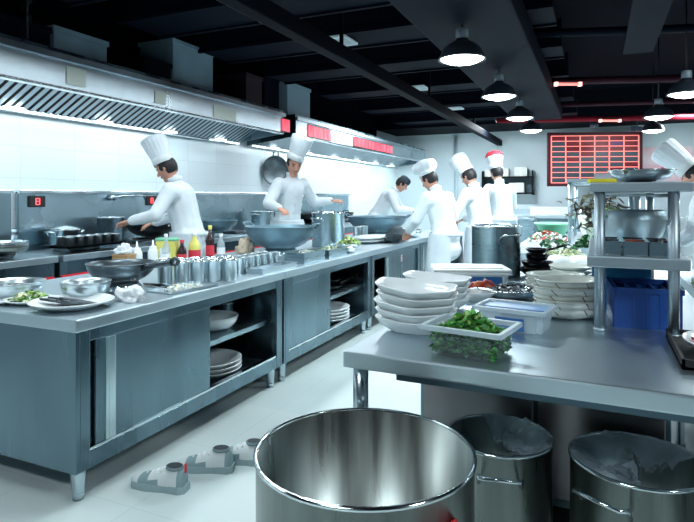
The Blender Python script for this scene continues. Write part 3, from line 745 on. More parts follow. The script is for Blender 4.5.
tray('second deep steel tray on the worktable edge beside the shreds', (-2.14, 4.42, HT), .17, .36, .07, STEEL)
heap('shredded_greens', CLOTH, 260, (-2.14,4.42,HT+.045), .07, .16, .06, .03, 'mixed pale shreds heaped in the second deep steel tray', 'vegetables', mats=[CLOTH, YELW, DARKF, GREEN2, CERAM], ratio=.25)
stockpot('tall steel stock pot behind the trays on the second worktable', (-2.58, 5.31, HT), .172, .35, STEEL, ang=1.4)
q = Vector((-2.24, 5.08, HT)); bowl('steel bowl heaped with pale lettuce on the worktable edge', q, .12, .06, SHINY)
heap('lettuce', GREEN2, 260, (q.x,q.y,HT+.045), .115, .115, .075, .05, 'pale yellow green lettuce heaped in the steel bowl', 'vegetables', mats=[YELW, GREEN2])
bowl('small steel bowl of red bits nearest the lettuce bowl', (-2.12, 4.78, HT), .075, .045, SHINY)
heap('red_bits', REDF, 50, (-2.12,4.78,HT+.03), .05, .05, .03, .02, 'red and pale bits in the small bowl beside the lettuce', 'food', mats=[REDF, CERAM, DARKF])
for k in range(2): plate_('long white platter on the third worktable, %s of two' % ['lower','upper'][k], (-2.38+.02*k, 5.95+.05*k, HT+.03*k), .20, .035, CERAM, 'long white platters', name='platter', sy=1.7)
q = Vector((-2.68, 7.02, HT)); ring_stand('steel ring stand under the far grey wok', q, .2, .05)
wok('far grey blue wok on the worktable before the bending chef', q+Vector((0,0,.035)), .40, .22, HAZEWOK, ears=True)
for k in range(3): cup_o((-2.62, 6.18+.11*k, HT), 'steel beaker behind the long platters, %s from the camera' % ['first','second','third'][k], 'steel beakers behind the platters', .05, .16)
q = Vector((-2.13, 6.22, HT)); lump('dark_net_bag', mat('dark_net', c(42,60,68), .7, var=.5, scale=50, bump=.5), q, .11, .30, .15, 'heaped dark netting at the edge of the third worktable', 'net', 4, .35)
bowl('steel bowl of garnish beside the heaped dark netting', (-2.2, 6.95, HT), .15, .09, SHINY)
heap('garnish', CLOTH, 160, (-2.2,6.95,HT+.06), .13, .13, .10, .05, 'white and red garnish heaped in the steel bowl by the netting', 'food', mats=[CLOTH, REDF, CERAM, ORANGE])
# ================================================================ RIGHT WORKTABLE WITH UNDER-CABINET
TX0, TX1, TY0, TY1 = -.78, .42, 1.715, 3.50
t = thing('prep_table', 'steel prep table in the foreground carrying bowls, greens and rack', 'table', (TX0, TY0, 0), R_(-1.2))
w, l = TX1-TX0, TY1-TY0
MB().box(0, w, 0, l, .745, .80, .007).build('worktop', STEELD, t)
for x in (.045, w-.05):
    for y in (.05, l-.06):
        MB().lathe([(0,.745),(.026,.745),(.026,.60),(.023,.59),(.019,.58),(.019,.03),(.024,.02),(.024,0),(0,0)], 20).build('leg', TUBE, t, (x,y,0))
MB().tube([(.17,.09,.728),(w-.09,.09,.728)], .013, 10).build('crossbar', TUBE, t)
MB().box(.17,w-.1,.06,.085,.708,.744).build('brace', CABDK, t)
t = thing('undercounter_cabinet', 'steel undercounter cabinet set back beneath the prep table', 'cabinet', (-.70, 2.36, 0), R_(-1.2))
MB().box(0,.95,0,.95,.10,.735,.004).build('cabinet_body', CABST, t)
UC = mat('undercabinet_door', (.34,.34,.36,1), .30, 1.0, var=.4, scale=1.5, col2=(.20,.17,.18,1))  # reddish dark blotches stand in for reflections in the steel
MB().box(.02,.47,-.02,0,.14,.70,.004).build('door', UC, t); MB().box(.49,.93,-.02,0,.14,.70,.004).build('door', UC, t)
MB().box(0,.95,.02,.93,.0,.10).build('plinth', BLACK, t)
# big foreground pot and the two lined pots
dn, df = FOC*(H-.62)/(503.5-CY), FOC*(H-.62)/(410.5-CY)
pc = FW*((dn+df)/2) + RT*((364.5-CX)/FOC*((dn+df)/2)); rb = .298
t = stockpot('huge open steel stock pot in the foreground on the floor', (pc.x, pc.y, 0), rb, .615, POTST, handles=False, ang=0)
b = MB()
for k, s in enumerate((-.155, .155)): pass
ang0 = math.atan2((-FW).y, (-FW).x)
def on_pot(a, z): return Vector((math.cos(ang0+a)*(rb+.003), math.sin(ang0+a)*(rb+.003), z))
for (a0, z0, a1, z1) in ((.50,.50,.60,.53),(.62,.54,.78,.545),(.55,.49,.70,.515),(.66,.47,.72,.53),(.74,.48,.84,.53),(.76,.53,.86,.50)):
    b.tube([on_pot(a0+(a1-a0)*i/6, z0+(z1-z0)*i/6) for i in range(7)], .005, 6)
b.build('red_marking', mat('red_paint', c(190,40,50), .5), t)
def lined_pot(label, px, d, z, r, ang, fl, seed):
    p = DD(px, 300, d)
    t = stockpot(label, (p.x, p.y, 0), r, z, POTST, ang=ang, hz=.86)
    return p
pA = lined_pot('steel stock pot with film over it directly under the table', 499.5, 2.03, .455, .181, YAW+R_(75), None, 1)
pB = lined_pot('steel stock pot with film over it at the right corner', 637, 1.84, .455, .205, R_(61), None, 2)
def film(p, r, z, label, seed, a0, a1):
    b = MB(); n = 26; rings = []
    for j in range(9):
        t_ = j/8; ring = []
        for i in range(n):
            a = a0+(a1-a0)*i/(n-1)
            rr = r*(1.03-1.0*t_*.95)
            zz = z+.014 - .055*math.sin(PI*min(1,t_*.75))*(1+.4*math.sin(a*3+seed)) + .034*noise.noise(Vector((a*6, t_*9, seed)))*min(1, t_*4)
            if t_ == 0: zz = z - .004
            ring.append(b.bm.verts.new((p.x+math.cos(a)*rr, p.y+math.sin(a)*rr, zz)))
        rings.append(ring)
    for A_, B_ in zip(rings, rings[1:]):
        for i in range(n-1):
            f = b.bm.faces.new([A_[i],A_[i+1],B_[i+1],B_[i]]); f.smooth = True
    tag(b.build('plastic_film', FILM, recalc=False), label, 'film')
film(pA, .176, .468, 'crinkled clear plastic film over the right side of the nearer pot', 2, R_(-60), R_(120))
film(pB, .20, .468, 'crinkled clear plastic film over the pot at the right corner', 5, R_(20), R_(270))
# ---------------------------------------------------------------- on the prep table
def boat_prof(r, h): return [(0,0),(r*.62,0),(r*.66,.006),(r*.86,h*.5),(r,h),(r*1.02,h+.004),(r*.97,h+.006),(r*.84,h*.55+.006),(r*.62,.012),(0,.010)]
def wav(a, r, z):
    s = 1 - .05*math.cos(6*a)*min(1, z/.03) if z > 0 else 1
    return (s, .004*math.cos(2*a)*(z/.05)**2 if z > 0 else 0)
dish0 = None
def dish(p, rz, label, group, tilt=(0,0)):
    global dish0
    if dish0 is None:
        dish0 = MB().lathe(boat_prof(.112,.052), 60, sx=1.42, wave=wav).build('serving_bowl', CERAM)
        o = tag(dish0, label, 'bowl', group)
    else: o = dup(dish0, (0,0,0))
    o['label'] = label; o['group'] = group; o.location = p; o.rotation_euler = (tilt[0], tilt[1], rz)
    return o
q = T(416, 331)
for k in range(5): dish((q.x+.004*math.sin(k*2.4), q.y+.004*math.cos(k*1.9), HT+.031*k), R_(8+3*math.sin(k*3)), 'white scalloped oval bowl in the nearest stack at the table corner, %s' % ordn[k if k < 4 else 6], 'scalloped bowls in the nearest stack', (R_(1.0*k), R_(.8*k)))
q = T(436, 308)
for k in range(4): dish((q.x+.004*math.cos(k*2.4), q.y+.004*math.cos(k*1.9), HT+.031*k), R_(0+3*math.cos(k*3)), 'white scalloped oval bowl in the stack before the white lidded bin, %s' % ordn[k if k < 3 else 6], 'scalloped bowls in the second stack', (R_(.6*k), R_(.8*k)))
# box of greens
def tub(name, label, cat, p, rz, w, l, h, m, rimm, flare=.02, t=.004, lipw=.014):
    tt = thing(name, label, cat, p, rz)
    b = MB()
    def sec(k, inset): return [(-w/2-flare*k+inset, -l/2-flare*k+inset), (w/2+flare*k-inset, -l/2-flare*k+inset), (w/2+flare*k-inset, l/2+flare*k-inset), (-w/2-flare*k+inset, l/2+flare*k-inset)]
    def ring(k, z, i): return [b.bm.verts.new((x,y,z)) for x,y in sec(k,i)]
    rs = [ring(0,0,0), ring(1,h,0), ring(1,h,t), ring(0,t,t)]
    b.bm.faces.new(rs[0]); b.bm.faces.new(rs[3])
    for A_, B_ in zip(rs, rs[1:]):
        for i in range(4): b.bm.faces.new([A_[i],A_[(i+1)%4],B_[(i+1)%4],B_[i]])
    es = [e for e in b.bm.edges if abs(e.verts[0].co.z-e.verts[1].co.z) > h*.5]
    bmesh.ops.bevel(b.bm, geom=es, offset=.018, segments=3, affect='EDGES')
    b.build(name.split('_')[-1]+'_body', m, tt)
    b = MB(); W, L = w/2+flare+lipw, l/2+flare+lipw
    b.box(-W,W,-L,-L+lipw+.003,h-.012,h+.004,.003).box(-W,W,L-lipw-.003,L,h-.012,h+.004,.003).box(-W,-W+lipw+.003,-L,L,h-.012,h+.004,.003).box(W-lipw-.003,W,-L,L,h-.012,h+.004,.003)
    b.build('rim', rimm, tt)
    return tt
c1, c2, c3 = T(430,353.6), T(495,364.5), T(513,351)
ctr = (c1+c3)/2 + Vector((.0,.012,0)); ux = (c2-c1); rz = math.atan2(ux.y, ux.x)
gw_, gl_ = ux.length, .165
ctr = (c1+c2)/2 + Vector((-ux.y, ux.x, 0)).normalized()*(gl_/2)
tub('greens_box', 'clear plastic box full of chopped greens on the prep table', 'box', ctr, rz, gw_, gl_, .095, CLRPL, CLRTR, .016)
def boxfn(cx, cy, z0, z1, w, l, rz, top=.03):
    def fn():
        x, y = random.uniform(-w/2,w/2), random.uniform(-l/2,l/2)
        z = random.uniform(z0, z1 + top*(1-(2*x/w)**2*.7-(2*y/l)**2*.3))
        return (cx+x*math.cos(rz)-y*math.sin(rz), cy+x*math.sin(rz)+y*math.cos(rz), z)
    return fn
leaves('chopped_greens', GREEN1, 3200, boxfn(ctr.x, ctr.y, HT+.010, HT+.076, gw_-.006, gl_-.006, rz, .02), .022, 'chopped green leaves filling the clear plastic box', 'vegetables', mats=[GREEN1, GREEN3, GREEN1, mat('leaf_mid', c(78,158,74), .45)])
leaves('leafy_herbs', GREEN1, 420, disc_fn(ctr.x, ctr.y, HT+.085, gw_*.36, gl_*.38, .05, rz), .032, 'bright curly leaves topping the box of greens', 'vegetables', mats=[mat('leaf_bright', c(92,176,84), .45), GREEN1, GREEN2])
# second box with blue label, behind
q = T(511, 330); q2 = Vector((q.x+.01, q.y+.05, HT)); rz2 = math.atan2(T(543,334).y-T(474,325).y, T(543,334).x-T(474,325).x)
tb = tub('storage_box', 'frosted plastic box with blue label behind the box of greens', 'box', q2, rz2, .235, .15, .085, CLRTR, CLRTR, .012)
MB().box(-.05,.06,-.0895,-.0885,.02,.07).build('blue_label', BLUEL, tb, (0,.0,0), (R_(8),0,0)); 
MB().box(-.125,.125,-.015,.08,.074,.080).build('blue_insert', mat('blue_pale', c(110,150,196), .4), tb)
heap('pink_shreds', PINKF, 140, (q2.x,q2.y,HT+.008), .10, .06, .03, .03, 'pink and white shreds in the frosted box with blue label', 'food', mats=[PINKF, CERAM, CERAM], ratio=.3, rz=rz2)
# white lidded bin
q = T(466, 291)
tb = tub('white_bin', 'white plastic bin with blue label behind the stacked bowls', 'bin', (q.x, q.y+.09, HT), R_(20), .37, .22, .105, WPLAS, WPLAS, .012)
MB().box(-.21,.21,-.135,.135,.110,.124,.006).box(-.17,.17,-.10,.10,.124,.130,.004).build('lid', WPLAS, tb)
MB().box(-.08,.16,-.0,.002,-.022,.022).box(-.02,-.014,-.001,.003,-.018,.018,mi=1).box(.06,.066,-.001,.003,-.018,.018,mi=1).build('blue_label', [BLUEL, WPLAS], tb, (0,-.1185,.062), (R_(7),0,0))
# red brown claws by the bowls
q = T(474, 300)
for k in range(5):
    b = MB().tube([(-.05,0,0),(-.02,.012,.014),(.02,.008,.018),(.05,-.008,.006)], [.006,.014,.013,.004], 8)
    o = b.build('crab_leg', REDF if k % 2 == 0 else ORANGE, loc=(q.x-.05+.03*k, q.y+.02*math.sin(k*2), HT+.05+.006*k), rot=(0, R_(-14+8*k), R_(25*k-30)))
    tag(o, 'red brown crab leg lying before the white bin, %s' % ['first from left','second from left','middle one','fourth from left','last at right'][k], 'food', 'crab legs on the dish')
plate_('white dish under the red brown crab legs', (q.x+.01,q.y,HT), .10, .045)
q = T(508, 300)
bowl('steel bowl of black mushrooms right of the crab legs', (q.x,q.y+.06,HT), .13, .045, SHINY, sx=1.25, rz=YAW)
heap('black_mushrooms', DARKF, 120, (q.x,q.y+.06,HT+.03), .13, .10, .035, .035, 'dark mushrooms and pale bits heaped in the steel bowl', 'food', mats=[DARKF, DARKF, CERAM, DARKM], rz=YAW)
# the stack of oval bowls with brown rims
def rim_bowl(p, rz, label, group, r=.115, h=.052, s=1.30, tilt=0):
    t = thing('rimmed_bowl', label, 'bowl', p, rz, group); t.rotation_euler = (tilt, 0, rz)
    MB().lathe(bowl_prof(r,h,.5), 40, sx=s).build('bowl_body', CREAM, t)
    b = MB()
    for k in range(7):
        a0 = k*2*PI/7+.3
        b.tube([(math.cos(a0+i*.03)*(r*.99-.002*i)*s*1.004, math.sin(a0+i*.03)*(r*.99-.002*i)*1.004, h*.97-.005*i) for i in range(6)], .0028, 5)
    b.build('brown_stripe', BROWNR, t)
    return t
q = T(568, 317); RB0 = None
for k in range(5):
    p = (q.x+.004*math.sin(k*2), q.y+.005*math.cos(k*3), HT+.027*k)
    if RB0 is None: RB0 = rim_bowl(p, YAW+.1, 'x', 'oval bowls with brown marks'); o = RB0
    else: o = dup(RB0, p, YAW+.1+.06*math.sin(k*2))
    o['label'] = 'cream oval bowl with brown marks in the stack left of the rack, %s' % ordn[k if k < 4 else 6]
q = T(553, 296)
for k in range(3):
    o = dup(RB0, (q.x+.004*k, q.y+.06, HT+.027*k), YAW-.1+.05*k)
    o['label'] = 'cream oval bowl in the shorter stack behind the tall one, %s' % ['lowest','middle','topmost'][k]; o['group'] = 'oval bowls in the shorter stack'
# ---------------------------------------------------------------- racks
def rack(x0, x1, y0, y1, z_top, z_mid, label, mid=True, r=.02):
    t = thing('bench_rack', label, 'rack', (x0, y0, HT))
    w, l = x1-x0, y1-y0; zt, zm = z_top-HT, z_mid-HT
    for x in (.0, w):
        for y in (0, l): MB().cyl((x,y,0),(x,y,zt-.03), r, n=18).lathe([(0,0),(r+.006,0),(r+.006,.012),(r,.014)],18,loc=(x,y,0)).build('post', RACKM, t)
    MB().box(-.035, w+.06, -.03, l+.03, zt-.036, zt, .005).build('upper_shelf', RACKM, t)
    if mid: MB().box(-.045, w+.05, -.035, l+.03, zm-.044, zm, .005).build('lower_shelf', RACKM, t)
    b = MB()
    for x in (0,w): b.tube([(x,0,zt-.05),(x,l,zt-.05)], .008, 8)
    b.tube([(0,0,zt-.05),(w,0,zt-.05)], .004, 8)
    b.build('rail', RACKM, t)
    return t
rack(.012, .262, 2.385, 3.40, 1.374, 1.092, 'two tier steel rack on the prep table holding pans and blue crates')
q = DD(655, 180, 2.35)
t = wok('wide polished steel pan on top of the near rack', (.17, 2.62, 1.375), .125, .05, SHINY)
t = thing('white_tray', 'white plastic tray under the polished pan on the rack top', 'tray', (.10, 3.02, 1.375), 0)
MB().box(-.11,.13,-.25,.2,0,.006).box(-.11,-.105,-.25,.2,0,.05).box(.125,.13,-.25,.2,0,.05).box(-.11,.13,-.25,-.245,0,.05).box(-.11,.13,.195,.2,0,.05).build('tray_body', CLRTR, t)
tag(MB().box(-.05,.05,-.03,.03,0,.016,.004).build('yellow_sponge', mat('sponge', c(228,216,60), .9, bump=.5, scale=80), loc=(.02, 2.48, 1.375), rot=(0,0,.2)), 'yellow sponge at the left end of the rack top', 'sponge')
# gastronorm pans on the middle shelf
g0 = None
fill = [('dark_sauce_bits', [DARKF], 'dark sauce in the small steel pan'), ('orange_relish', [ORANGE, REDF], 'orange relish in the small steel pan'), ('black_beans', [DARKM, DARKF], 'black beans in the small steel pan')]
k = 0
for i, x in enumerate((.045, .137, .225)):
    for j, y in enumerate((2.46, 2.60)):
        p = (x, y, 1.093)
        if g0 is None:
            g0 = thing('food_pan', 'x', 'pan', p, 0, 'small steel pans on the rack'); 
            b = MB().box(-.038,.038,-.058,.058,0,.004)
            for s in (-1,1): b.box(s*.038-.003,s*.038+.003,-.058,.058,0,.052); b.box(-.038,.038,s*.058-.003,s*.058+.003,0,.052)
            b.build('pan_body', SHINY, g0)
            MB().box(-.044,.044,-.064,-.058,.047,.054).box(-.044,.044,.058,.064,.047,.054).box(-.044,-.038,-.064,.064,.047,.054).box(.038,.044,-.064,.064,.047,.054).build('rim', SHINY, g0); o = g0
        else: o = dup(g0, p)
        o['label'] = 'small steel food pan on the rack shelf, %s row, %s' % (['front','rear'][j], ['left','middle','right'][i])
        nm_, ms_, lb_ = fill[i]
        if j == 0: leaves(nm_, ms_[0], 60, boxfn(x, y, 1.115, 1.135, .06, .10, 0, .015), .018, lb_+' at the front of the rack', 'food', mats=ms_)
bowl('broad steel basin behind the small pans on the rack shelf', (.135, 2.86, 1.093), .155, .16, SATIN, foot=.6, name='steel_basin')
heap('bean_sprouts', YELW, 220, (.06, 2.80, 1.093+.13), .06, .06, .05, .05, 'pale green sprouts heaped in the basin on the rack', 'vegetables', mats=[GREEN2, YELW, GREENP], ratio=.12)
tag(MB().lathe([(0,0),(.03,0),(.034,.03),(.03,.05),(0,.05)],16).lathe([(0,.05),(.026,.05),(.03,.16),(.034,.165),(0,.17)],16).build('lime_bottle', mat('lime', c(150,190,40), .35), loc=(.075,3.22,1.093)), 'lime green bottle standing behind the basin on the rack', 'bottle')
# blue crates under the rack
def crate(label, p, rz, w, l, h, m):
    tt = thing('plastic_crate', label, 'crate', p, rz, None)
    b = MB().box(-w/2,w/2,-l/2,l/2,0,.006)
    for s in (-1,1): b.box(s*w/2-.004,s*w/2+.004,-l/2,l/2,0,h); b.box(-w/2,w/2,s*l/2-.004,s*l/2+.004,0,h)
    b.build('crate_body', m, tt)
    b = MB()
    for s in (-1,1): b.box(s*w/2-.010,s*w/2+.010,-l/2-.01,l/2+.01,h-.02,h); b.box(-w/2,w/2,s*l/2-.010,s*l/2+.010,h-.02,h)
    b.build('rim', m, tt)
    b = MB()
    for i in range(5):
        x = -w/2+w*(i+.5)/5; b.box(x-.004,x+.004,-l/2-.007,l/2+.007,.01,h-.02)
    b.build('rib', m, tt)
    return tt
crate('deep blue plastic crate standing under the near rack', (.172, 2.62, HT), R_(4), .235, .28, .160, BLUEP)
crate('teal blue crate behind the deep blue crate under the rack', (.115, 3.08, HT), R_(-3), .235, .46, .215, TEALP)
heap('crate_greens', GREEN3, 70, (.14,3.0,HT+.18), .06, .12, .03, .05, 'dark green stalks lying over the teal crate', 'vegetables', mats=[GREEN3, CERAM])
# stock pot on the far end of the prep table
q = DD(496, 276, 3.72)
stockpot('tall steel stock pot at the far end of the prep table', (q.x, q.y, HT), .157, .325, STEEL, ang=YAW-R_(75))
# ================================================================ FAR BENCH WITH VEGETABLES
t = thing('far_bench', 'long steel bench of vegetables beyond the prep table', 'bench', (-.78, 3.56, 0))
w, l = 1.065, 5.5
MB().box(0,w,0,l,.745,.80,.006).build('worktop', STEELD, t)
for x in (.05,w-.05):
    for y in (.08,l/2,l-.08): MB().cyl((x,y,0),(x,y,.745),.021).build('leg', TUBE, t)
MB().box(.04,w-.04,.06,l-.06,.20,.225).build('undershelf', STEEL, t)
t = thing('side_bench', 'steel bench cut off by the right edge of the photo', 'bench', (.50, 1.75, 0))
MB().box(0,1.0,0,2.9,.745,.80,.006).build('worktop', STEELD, t)
for x in (.05,.95):
    for y in (.08,2.82): MB().cyl((x,y,0),(x,y,.745),.021).build('leg', TUBE, t)
MB().box(.04,.96,.06,2.84,.20,.225).build('undershelf', STEEL, t)
q = T(703, 352)
tag(MB().box(-.12,.12,-.20,.24,0,.008).box(-.12,-.112,-.20,.24,0,.03).box(.112,.12,-.20,.24,0,.03).box(-.12,.12,-.20,-.192,0,.03).box(-.12,.12,.232,.24,0,.03).build('black_tray', BLACK, loc=(q.x+.03,q.y-.05,HT+.001)), 'black tray under the pink meat at the right edge', 'tray')
t = plate_('white oblong dish of pink meat at the right edge', (q.x+.04,q.y,HT+.012), .10, .03, CERAM, sy=1.4)
heap('pink_meat', PINKF, 110, (q.x+.04,q.y,HT+.032), .07, .10, .04, .035, 'pink sliced meat on the white dish at the right edge', 'meat', mats=[PINKF, REDF, PINKF])
plate_('white plate on the side bench behind the rack', (.66, 3.0, HT), .13, .02)
heap('spring_onions', GREEN1, 180, (.70,3.8,HT), .16, .3, .16, .09, 'leafy greens and white stalks heaped on the side bench', 'vegetables', mats=[GREEN1, CERAM, GREEN2])
heap('bean_pods', GREEN2, 90, (.60,2.6,HT), .06, .16, .035, .05, 'pale green pods scattered on the side bench', 'vegetables', mats=[GREEN2, YELW, ORANGE], ratio=.2)
lump('clear_bag', mat('bag_white', c(206,218,222), .3, alpha=.8), (.82,4.3,HT), .14,.2,.36, 'bulging white plastic bag on the side bench', 'bag', 8, .3)
# big white basins standing on edge
for k,(px,lb) in enumerate(((582,'white round basin standing on its edge, nearer the stock pot'),(597,'white round basin standing on its edge, nearer the rack'))):
    p = DD(px, 236, 6.7+.1*k); 
    o = MB().lathe(bowl_prof(.195,.07,.7,.006), 36).build('round_basin', CREAM, loc=(p.x, p.y, HT+.197), rot=(0, R_(80), R_(-14)))
    tag(o, lb, 'basin', 'white basins standing on edge')
rack(-.247, .10, 6.18, 8.0, 1.503, 1.10, 'farther steel rack over the long vegetable bench', mid=False, r=.02)
rack(.03, .264, 4.42, 5.2, 1.374, 1.092, 'steel rack on the long bench behind the near rack', mid=False)
# shelves of herbs seen behind the near rack
lump('herb_bunch', mat('dry_herb', c(150,156,140), .8, var=.4, scale=30), (.06, 3.95, HT), .07,.07,.38, 'tall bunch of dry stalks beside the near rack', 'herbs', 12, .5)
leaves('dry_stalks', GREEN2, 160, lambda: (.0+random.gauss(0,.07), 3.95+random.gauss(0,.07), HT+.43+random.gauss(0,.05)), .11, 'spiky dry stalks at the top of the herb bunch', 'herbs', mats=[mat('dry_stalk', c(150,152,128), .8), mat('dark_stalk', c(72,66,60), .8)], ratio=.08)
# vegetables and crockery along the bench: nearest first
def stackp(px, py, n, r, label, name='plate', m=CREAM, dz=.018, hh=.022, grp=None):
    q = T(px, py); first = None
    for k in range(n):
        p = (q.x+.004*math.sin(k*2.1), q.y+.004*math.cos(k*1.7), HT+dz*k)
        if first is None: first = plate_('x', p, r, hh, m, grp, name); o = first
        else: o = dup(first, p)
        o['label'] = label + (', %s' % (['lowest','second','third','fourth','fifth','sixth','seventh','eighth'][k] if k < n-1 else 'topmost'))
stackp(572, 289, 6, .12, 'pale plate in the stack behind the brown marked bowls', grp='plates behind the marked bowls', dz=.02, hh=.03)
stackp(592, 283, 5, .12, 'white plate in the stack right behind the marked bowls', grp='white plates near the rack', m=CERAM, dz=.02, hh=.03)
q = T(571, 266); 
for k in range(3):
    o = bowl('upturned white bowl on the bench before the noodles, %s' % ['left','middle','right'][k], (q.x-.09+.15*k, q.y+.05*(k%2), HT+.075), .10, .07, CERAM, 'upturned white bowls', name='upturned_bowl'); o.rotation_euler = (PI,0,0)
q = T(565, 262); heap('pale_noodles', YELW, 420, (q.x,q.y,HT), .24, .12, .11, .05, 'pale noodles heaped behind the upturned bowls', 'food', mats=[YELW, mat('noodle2', c(206,214,176), .6)], ratio=.15)
# black lidded bowls pile
q = T(537, 276)
for k,(r,h) in enumerate(((.11,.05),(.10,.045),(.075,.045))):
    bowl('dark lidded bowl in the little tower beside the pot, %s' % ['lowest','middle','topmost'][k], (q.x,q.y,HT+.048*k), r, h, DARKM, 'dark bowls in the little tower', name='dark_bowl')
t = thing('dark_pan', 'small dark pan crowning the tower of dark bowls', 'pan', (q.x,q.y,HT+.146), 0); MB().lathe(wok_prof(.07,.03),24).build('pan', DARKM, t); MB().tube([(.06,.0,.025),(.18,.05,.06)], .008, 8).build('handle', DARKM, t)
q = T(532, 283); bowl('small steel bowl of red peppers by the dark bowls', (q.x+.03,q.y+.10,HT), .06, .03, SHINY)
heap('red_peppers', REDF, 50, (q.x+.03,q.y+.10,HT+.02), .05,.05,.03,.025, 'red peppers in the small bowl by the dark bowls', 'food', mats=[REDF, ORANGE])
# glass tank like clear container
q = T(520, 268)
tub('clear_container', 'clear plastic container on the bench right of the stock pot', 'container', (q.x+.02,q.y+.25,HT), 0, .2, .5, .11, CLRTR, CLRTR, .01)
# greens trays
def gtray(px, py, w, l, label, mats, flabel, fname, h=.05, hh=.09, n=260, size=.06):
    q = T(px, py); q.x = max(-.70+w/2, min(q.x, .23-w/2))
    tray(label, (q.x,q.y,HT), w, l, h, WPLAS if 'white' in label else STEELD)
    leaves(fname, mats[0], n, boxfn(q.x,q.y,HT+.01,HT+h+.01,w*.9,l*.9,0,hh), size, flabel, 'vegetables', mats=mats)
gtray(556, 257, .36, .55, 'white tray of cut greens in front of the round basins', [GREEN3, GREEN1, CERAM], 'dark leafy greens heaped on the white tray before the basins', 'leafy_greens')
gtray(590, 251, .26, .55, 'steel tray of dark greens beside the near rack', [GREEN3, GREEN3, GREEN1], 'dark bunched greens on the steel tray beside the near rack', 'bunched_greens')
gtray(548, 245, .38, .55, 'white tray of red and green cuts farther along the bench', [GREEN1, REDF, CERAM, GREEN3, CERAM], 'mixed red and green cuts spread on the farther white tray', 'mixed_cuts', hh=.05)
gtray(545, 241, .3, .6, 'steel tray of orange slices beyond the red and green cuts', [ORANGE, CERAM, REDF], 'orange and white slices on the far steel tray', 'orange_slices', hh=.05)
0 and gtray(575, 239, .4, .6, 'steel tray of dark leaves before the standing rack', [GREEN3, DARKF, GREEN1], 'dark green leaves on the tray before the farther rack', 'dark_leaves', hh=.08)
q = T(541, 236)
t = thing('green_colander', 'pale green plastic basket at the far end of the bench', 'basket', (q.x+.14, q.y+.05, HT))
MB().lathe([(0,0),(.15,0),(.21,.16),(.225,.165),(.225,.172),(.205,.168),(.146,.006),(0,.006)], 32).build('basket_body', GREENP, t); MB().lathe([(.212,.15),(.232,.155),(.232,.178),(.206,.178)],32,closed=True).build('rim', mat('green_rim', c(150,216,184), .4), t)
heap('basket_greens', GREEN1, 90, (q.x+.12, q.y-.32, HT), .2,.12,.1,.08, 'green leaves lying beside the pale green basket', 'vegetables', mats=[GREEN1, GREEN3])
q = T(562, 233)
bowl('dark steel bowl at the far bench end beside the basket', (q.x,q.y,HT), .16,.08, STEEL)
heap('dark_sausages', REDF, 70, (q.x,q.y,HT+.05), .13,.13,.12,.08, 'brown and pale pieces heaped in the far steel bowl', 'food', mats=[DARKF, mat('brown_food', c(110,66,60), .5), CERAM], ratio=.4)
# steel counter along the back wall
t = thing('back_counter', 'steel counter running along the back wall', 'counter', (-1.9, WY-.75, 0))
MB().box(0,3.6,0,.72,.82,.88,.006).build('worktop', STEELD, t); MB().box(.05,3.55,.04,.70,.10,.82).build('cabinet_body', CABST, t); MB().box(0,3.6,.70,.73,.88,1.02).build('upstand', STEELD, t)
b = MB()
for x in (.08,1.75,3.5): b.cyl((x,.1,0),(x,.1,.10),.025); 
b.build('feet', TUBE, t)
t = thing('white_crate', 'long white crate on the back counter left of the board', 'crate', (-1.0, WY-.4, .882)); MB().box(-.45,.45,-.16,.16,0,.18,.01).build('crate_body', WPLAS, t); MB().box(-.47,.47,-.18,.18,.16,.2,.006).build('rim', WPLAS, t)
t = thing('tall_steel_bin', 'steel bin standing behind the far stock pot', 'bin', (-1.08, 9.4, 0)); MB().box(-.2,.2,-.2,.2,0.02,.98,.02).build('bin_body', STEEL, t); MB().box(-.21,.21,-.21,.21,.96,1.0,.008).build('rim', SHINY, t); MB().box(-.19,.19,-.19,.19,0,.02).build('base', BLACK, t)
# upright steel post and open door frame at the end of the hood
t = thing('gas_pipe', 'pale upright pipe on the back wall beside the hood end', 'pipe', (-3.35, WY-.06, 0)); MB().cyl((0,0,0),(0,0,2.9),.04).build('pipe', mat('pale_pipe', c(180,200,208), .5), t)
b = MB(); b.box(-.05,.05,-.03,.05,1.2,1.26).box(-.05,.05,-.03,.05,2.2,2.26); b.build('clip', DARKM, t)
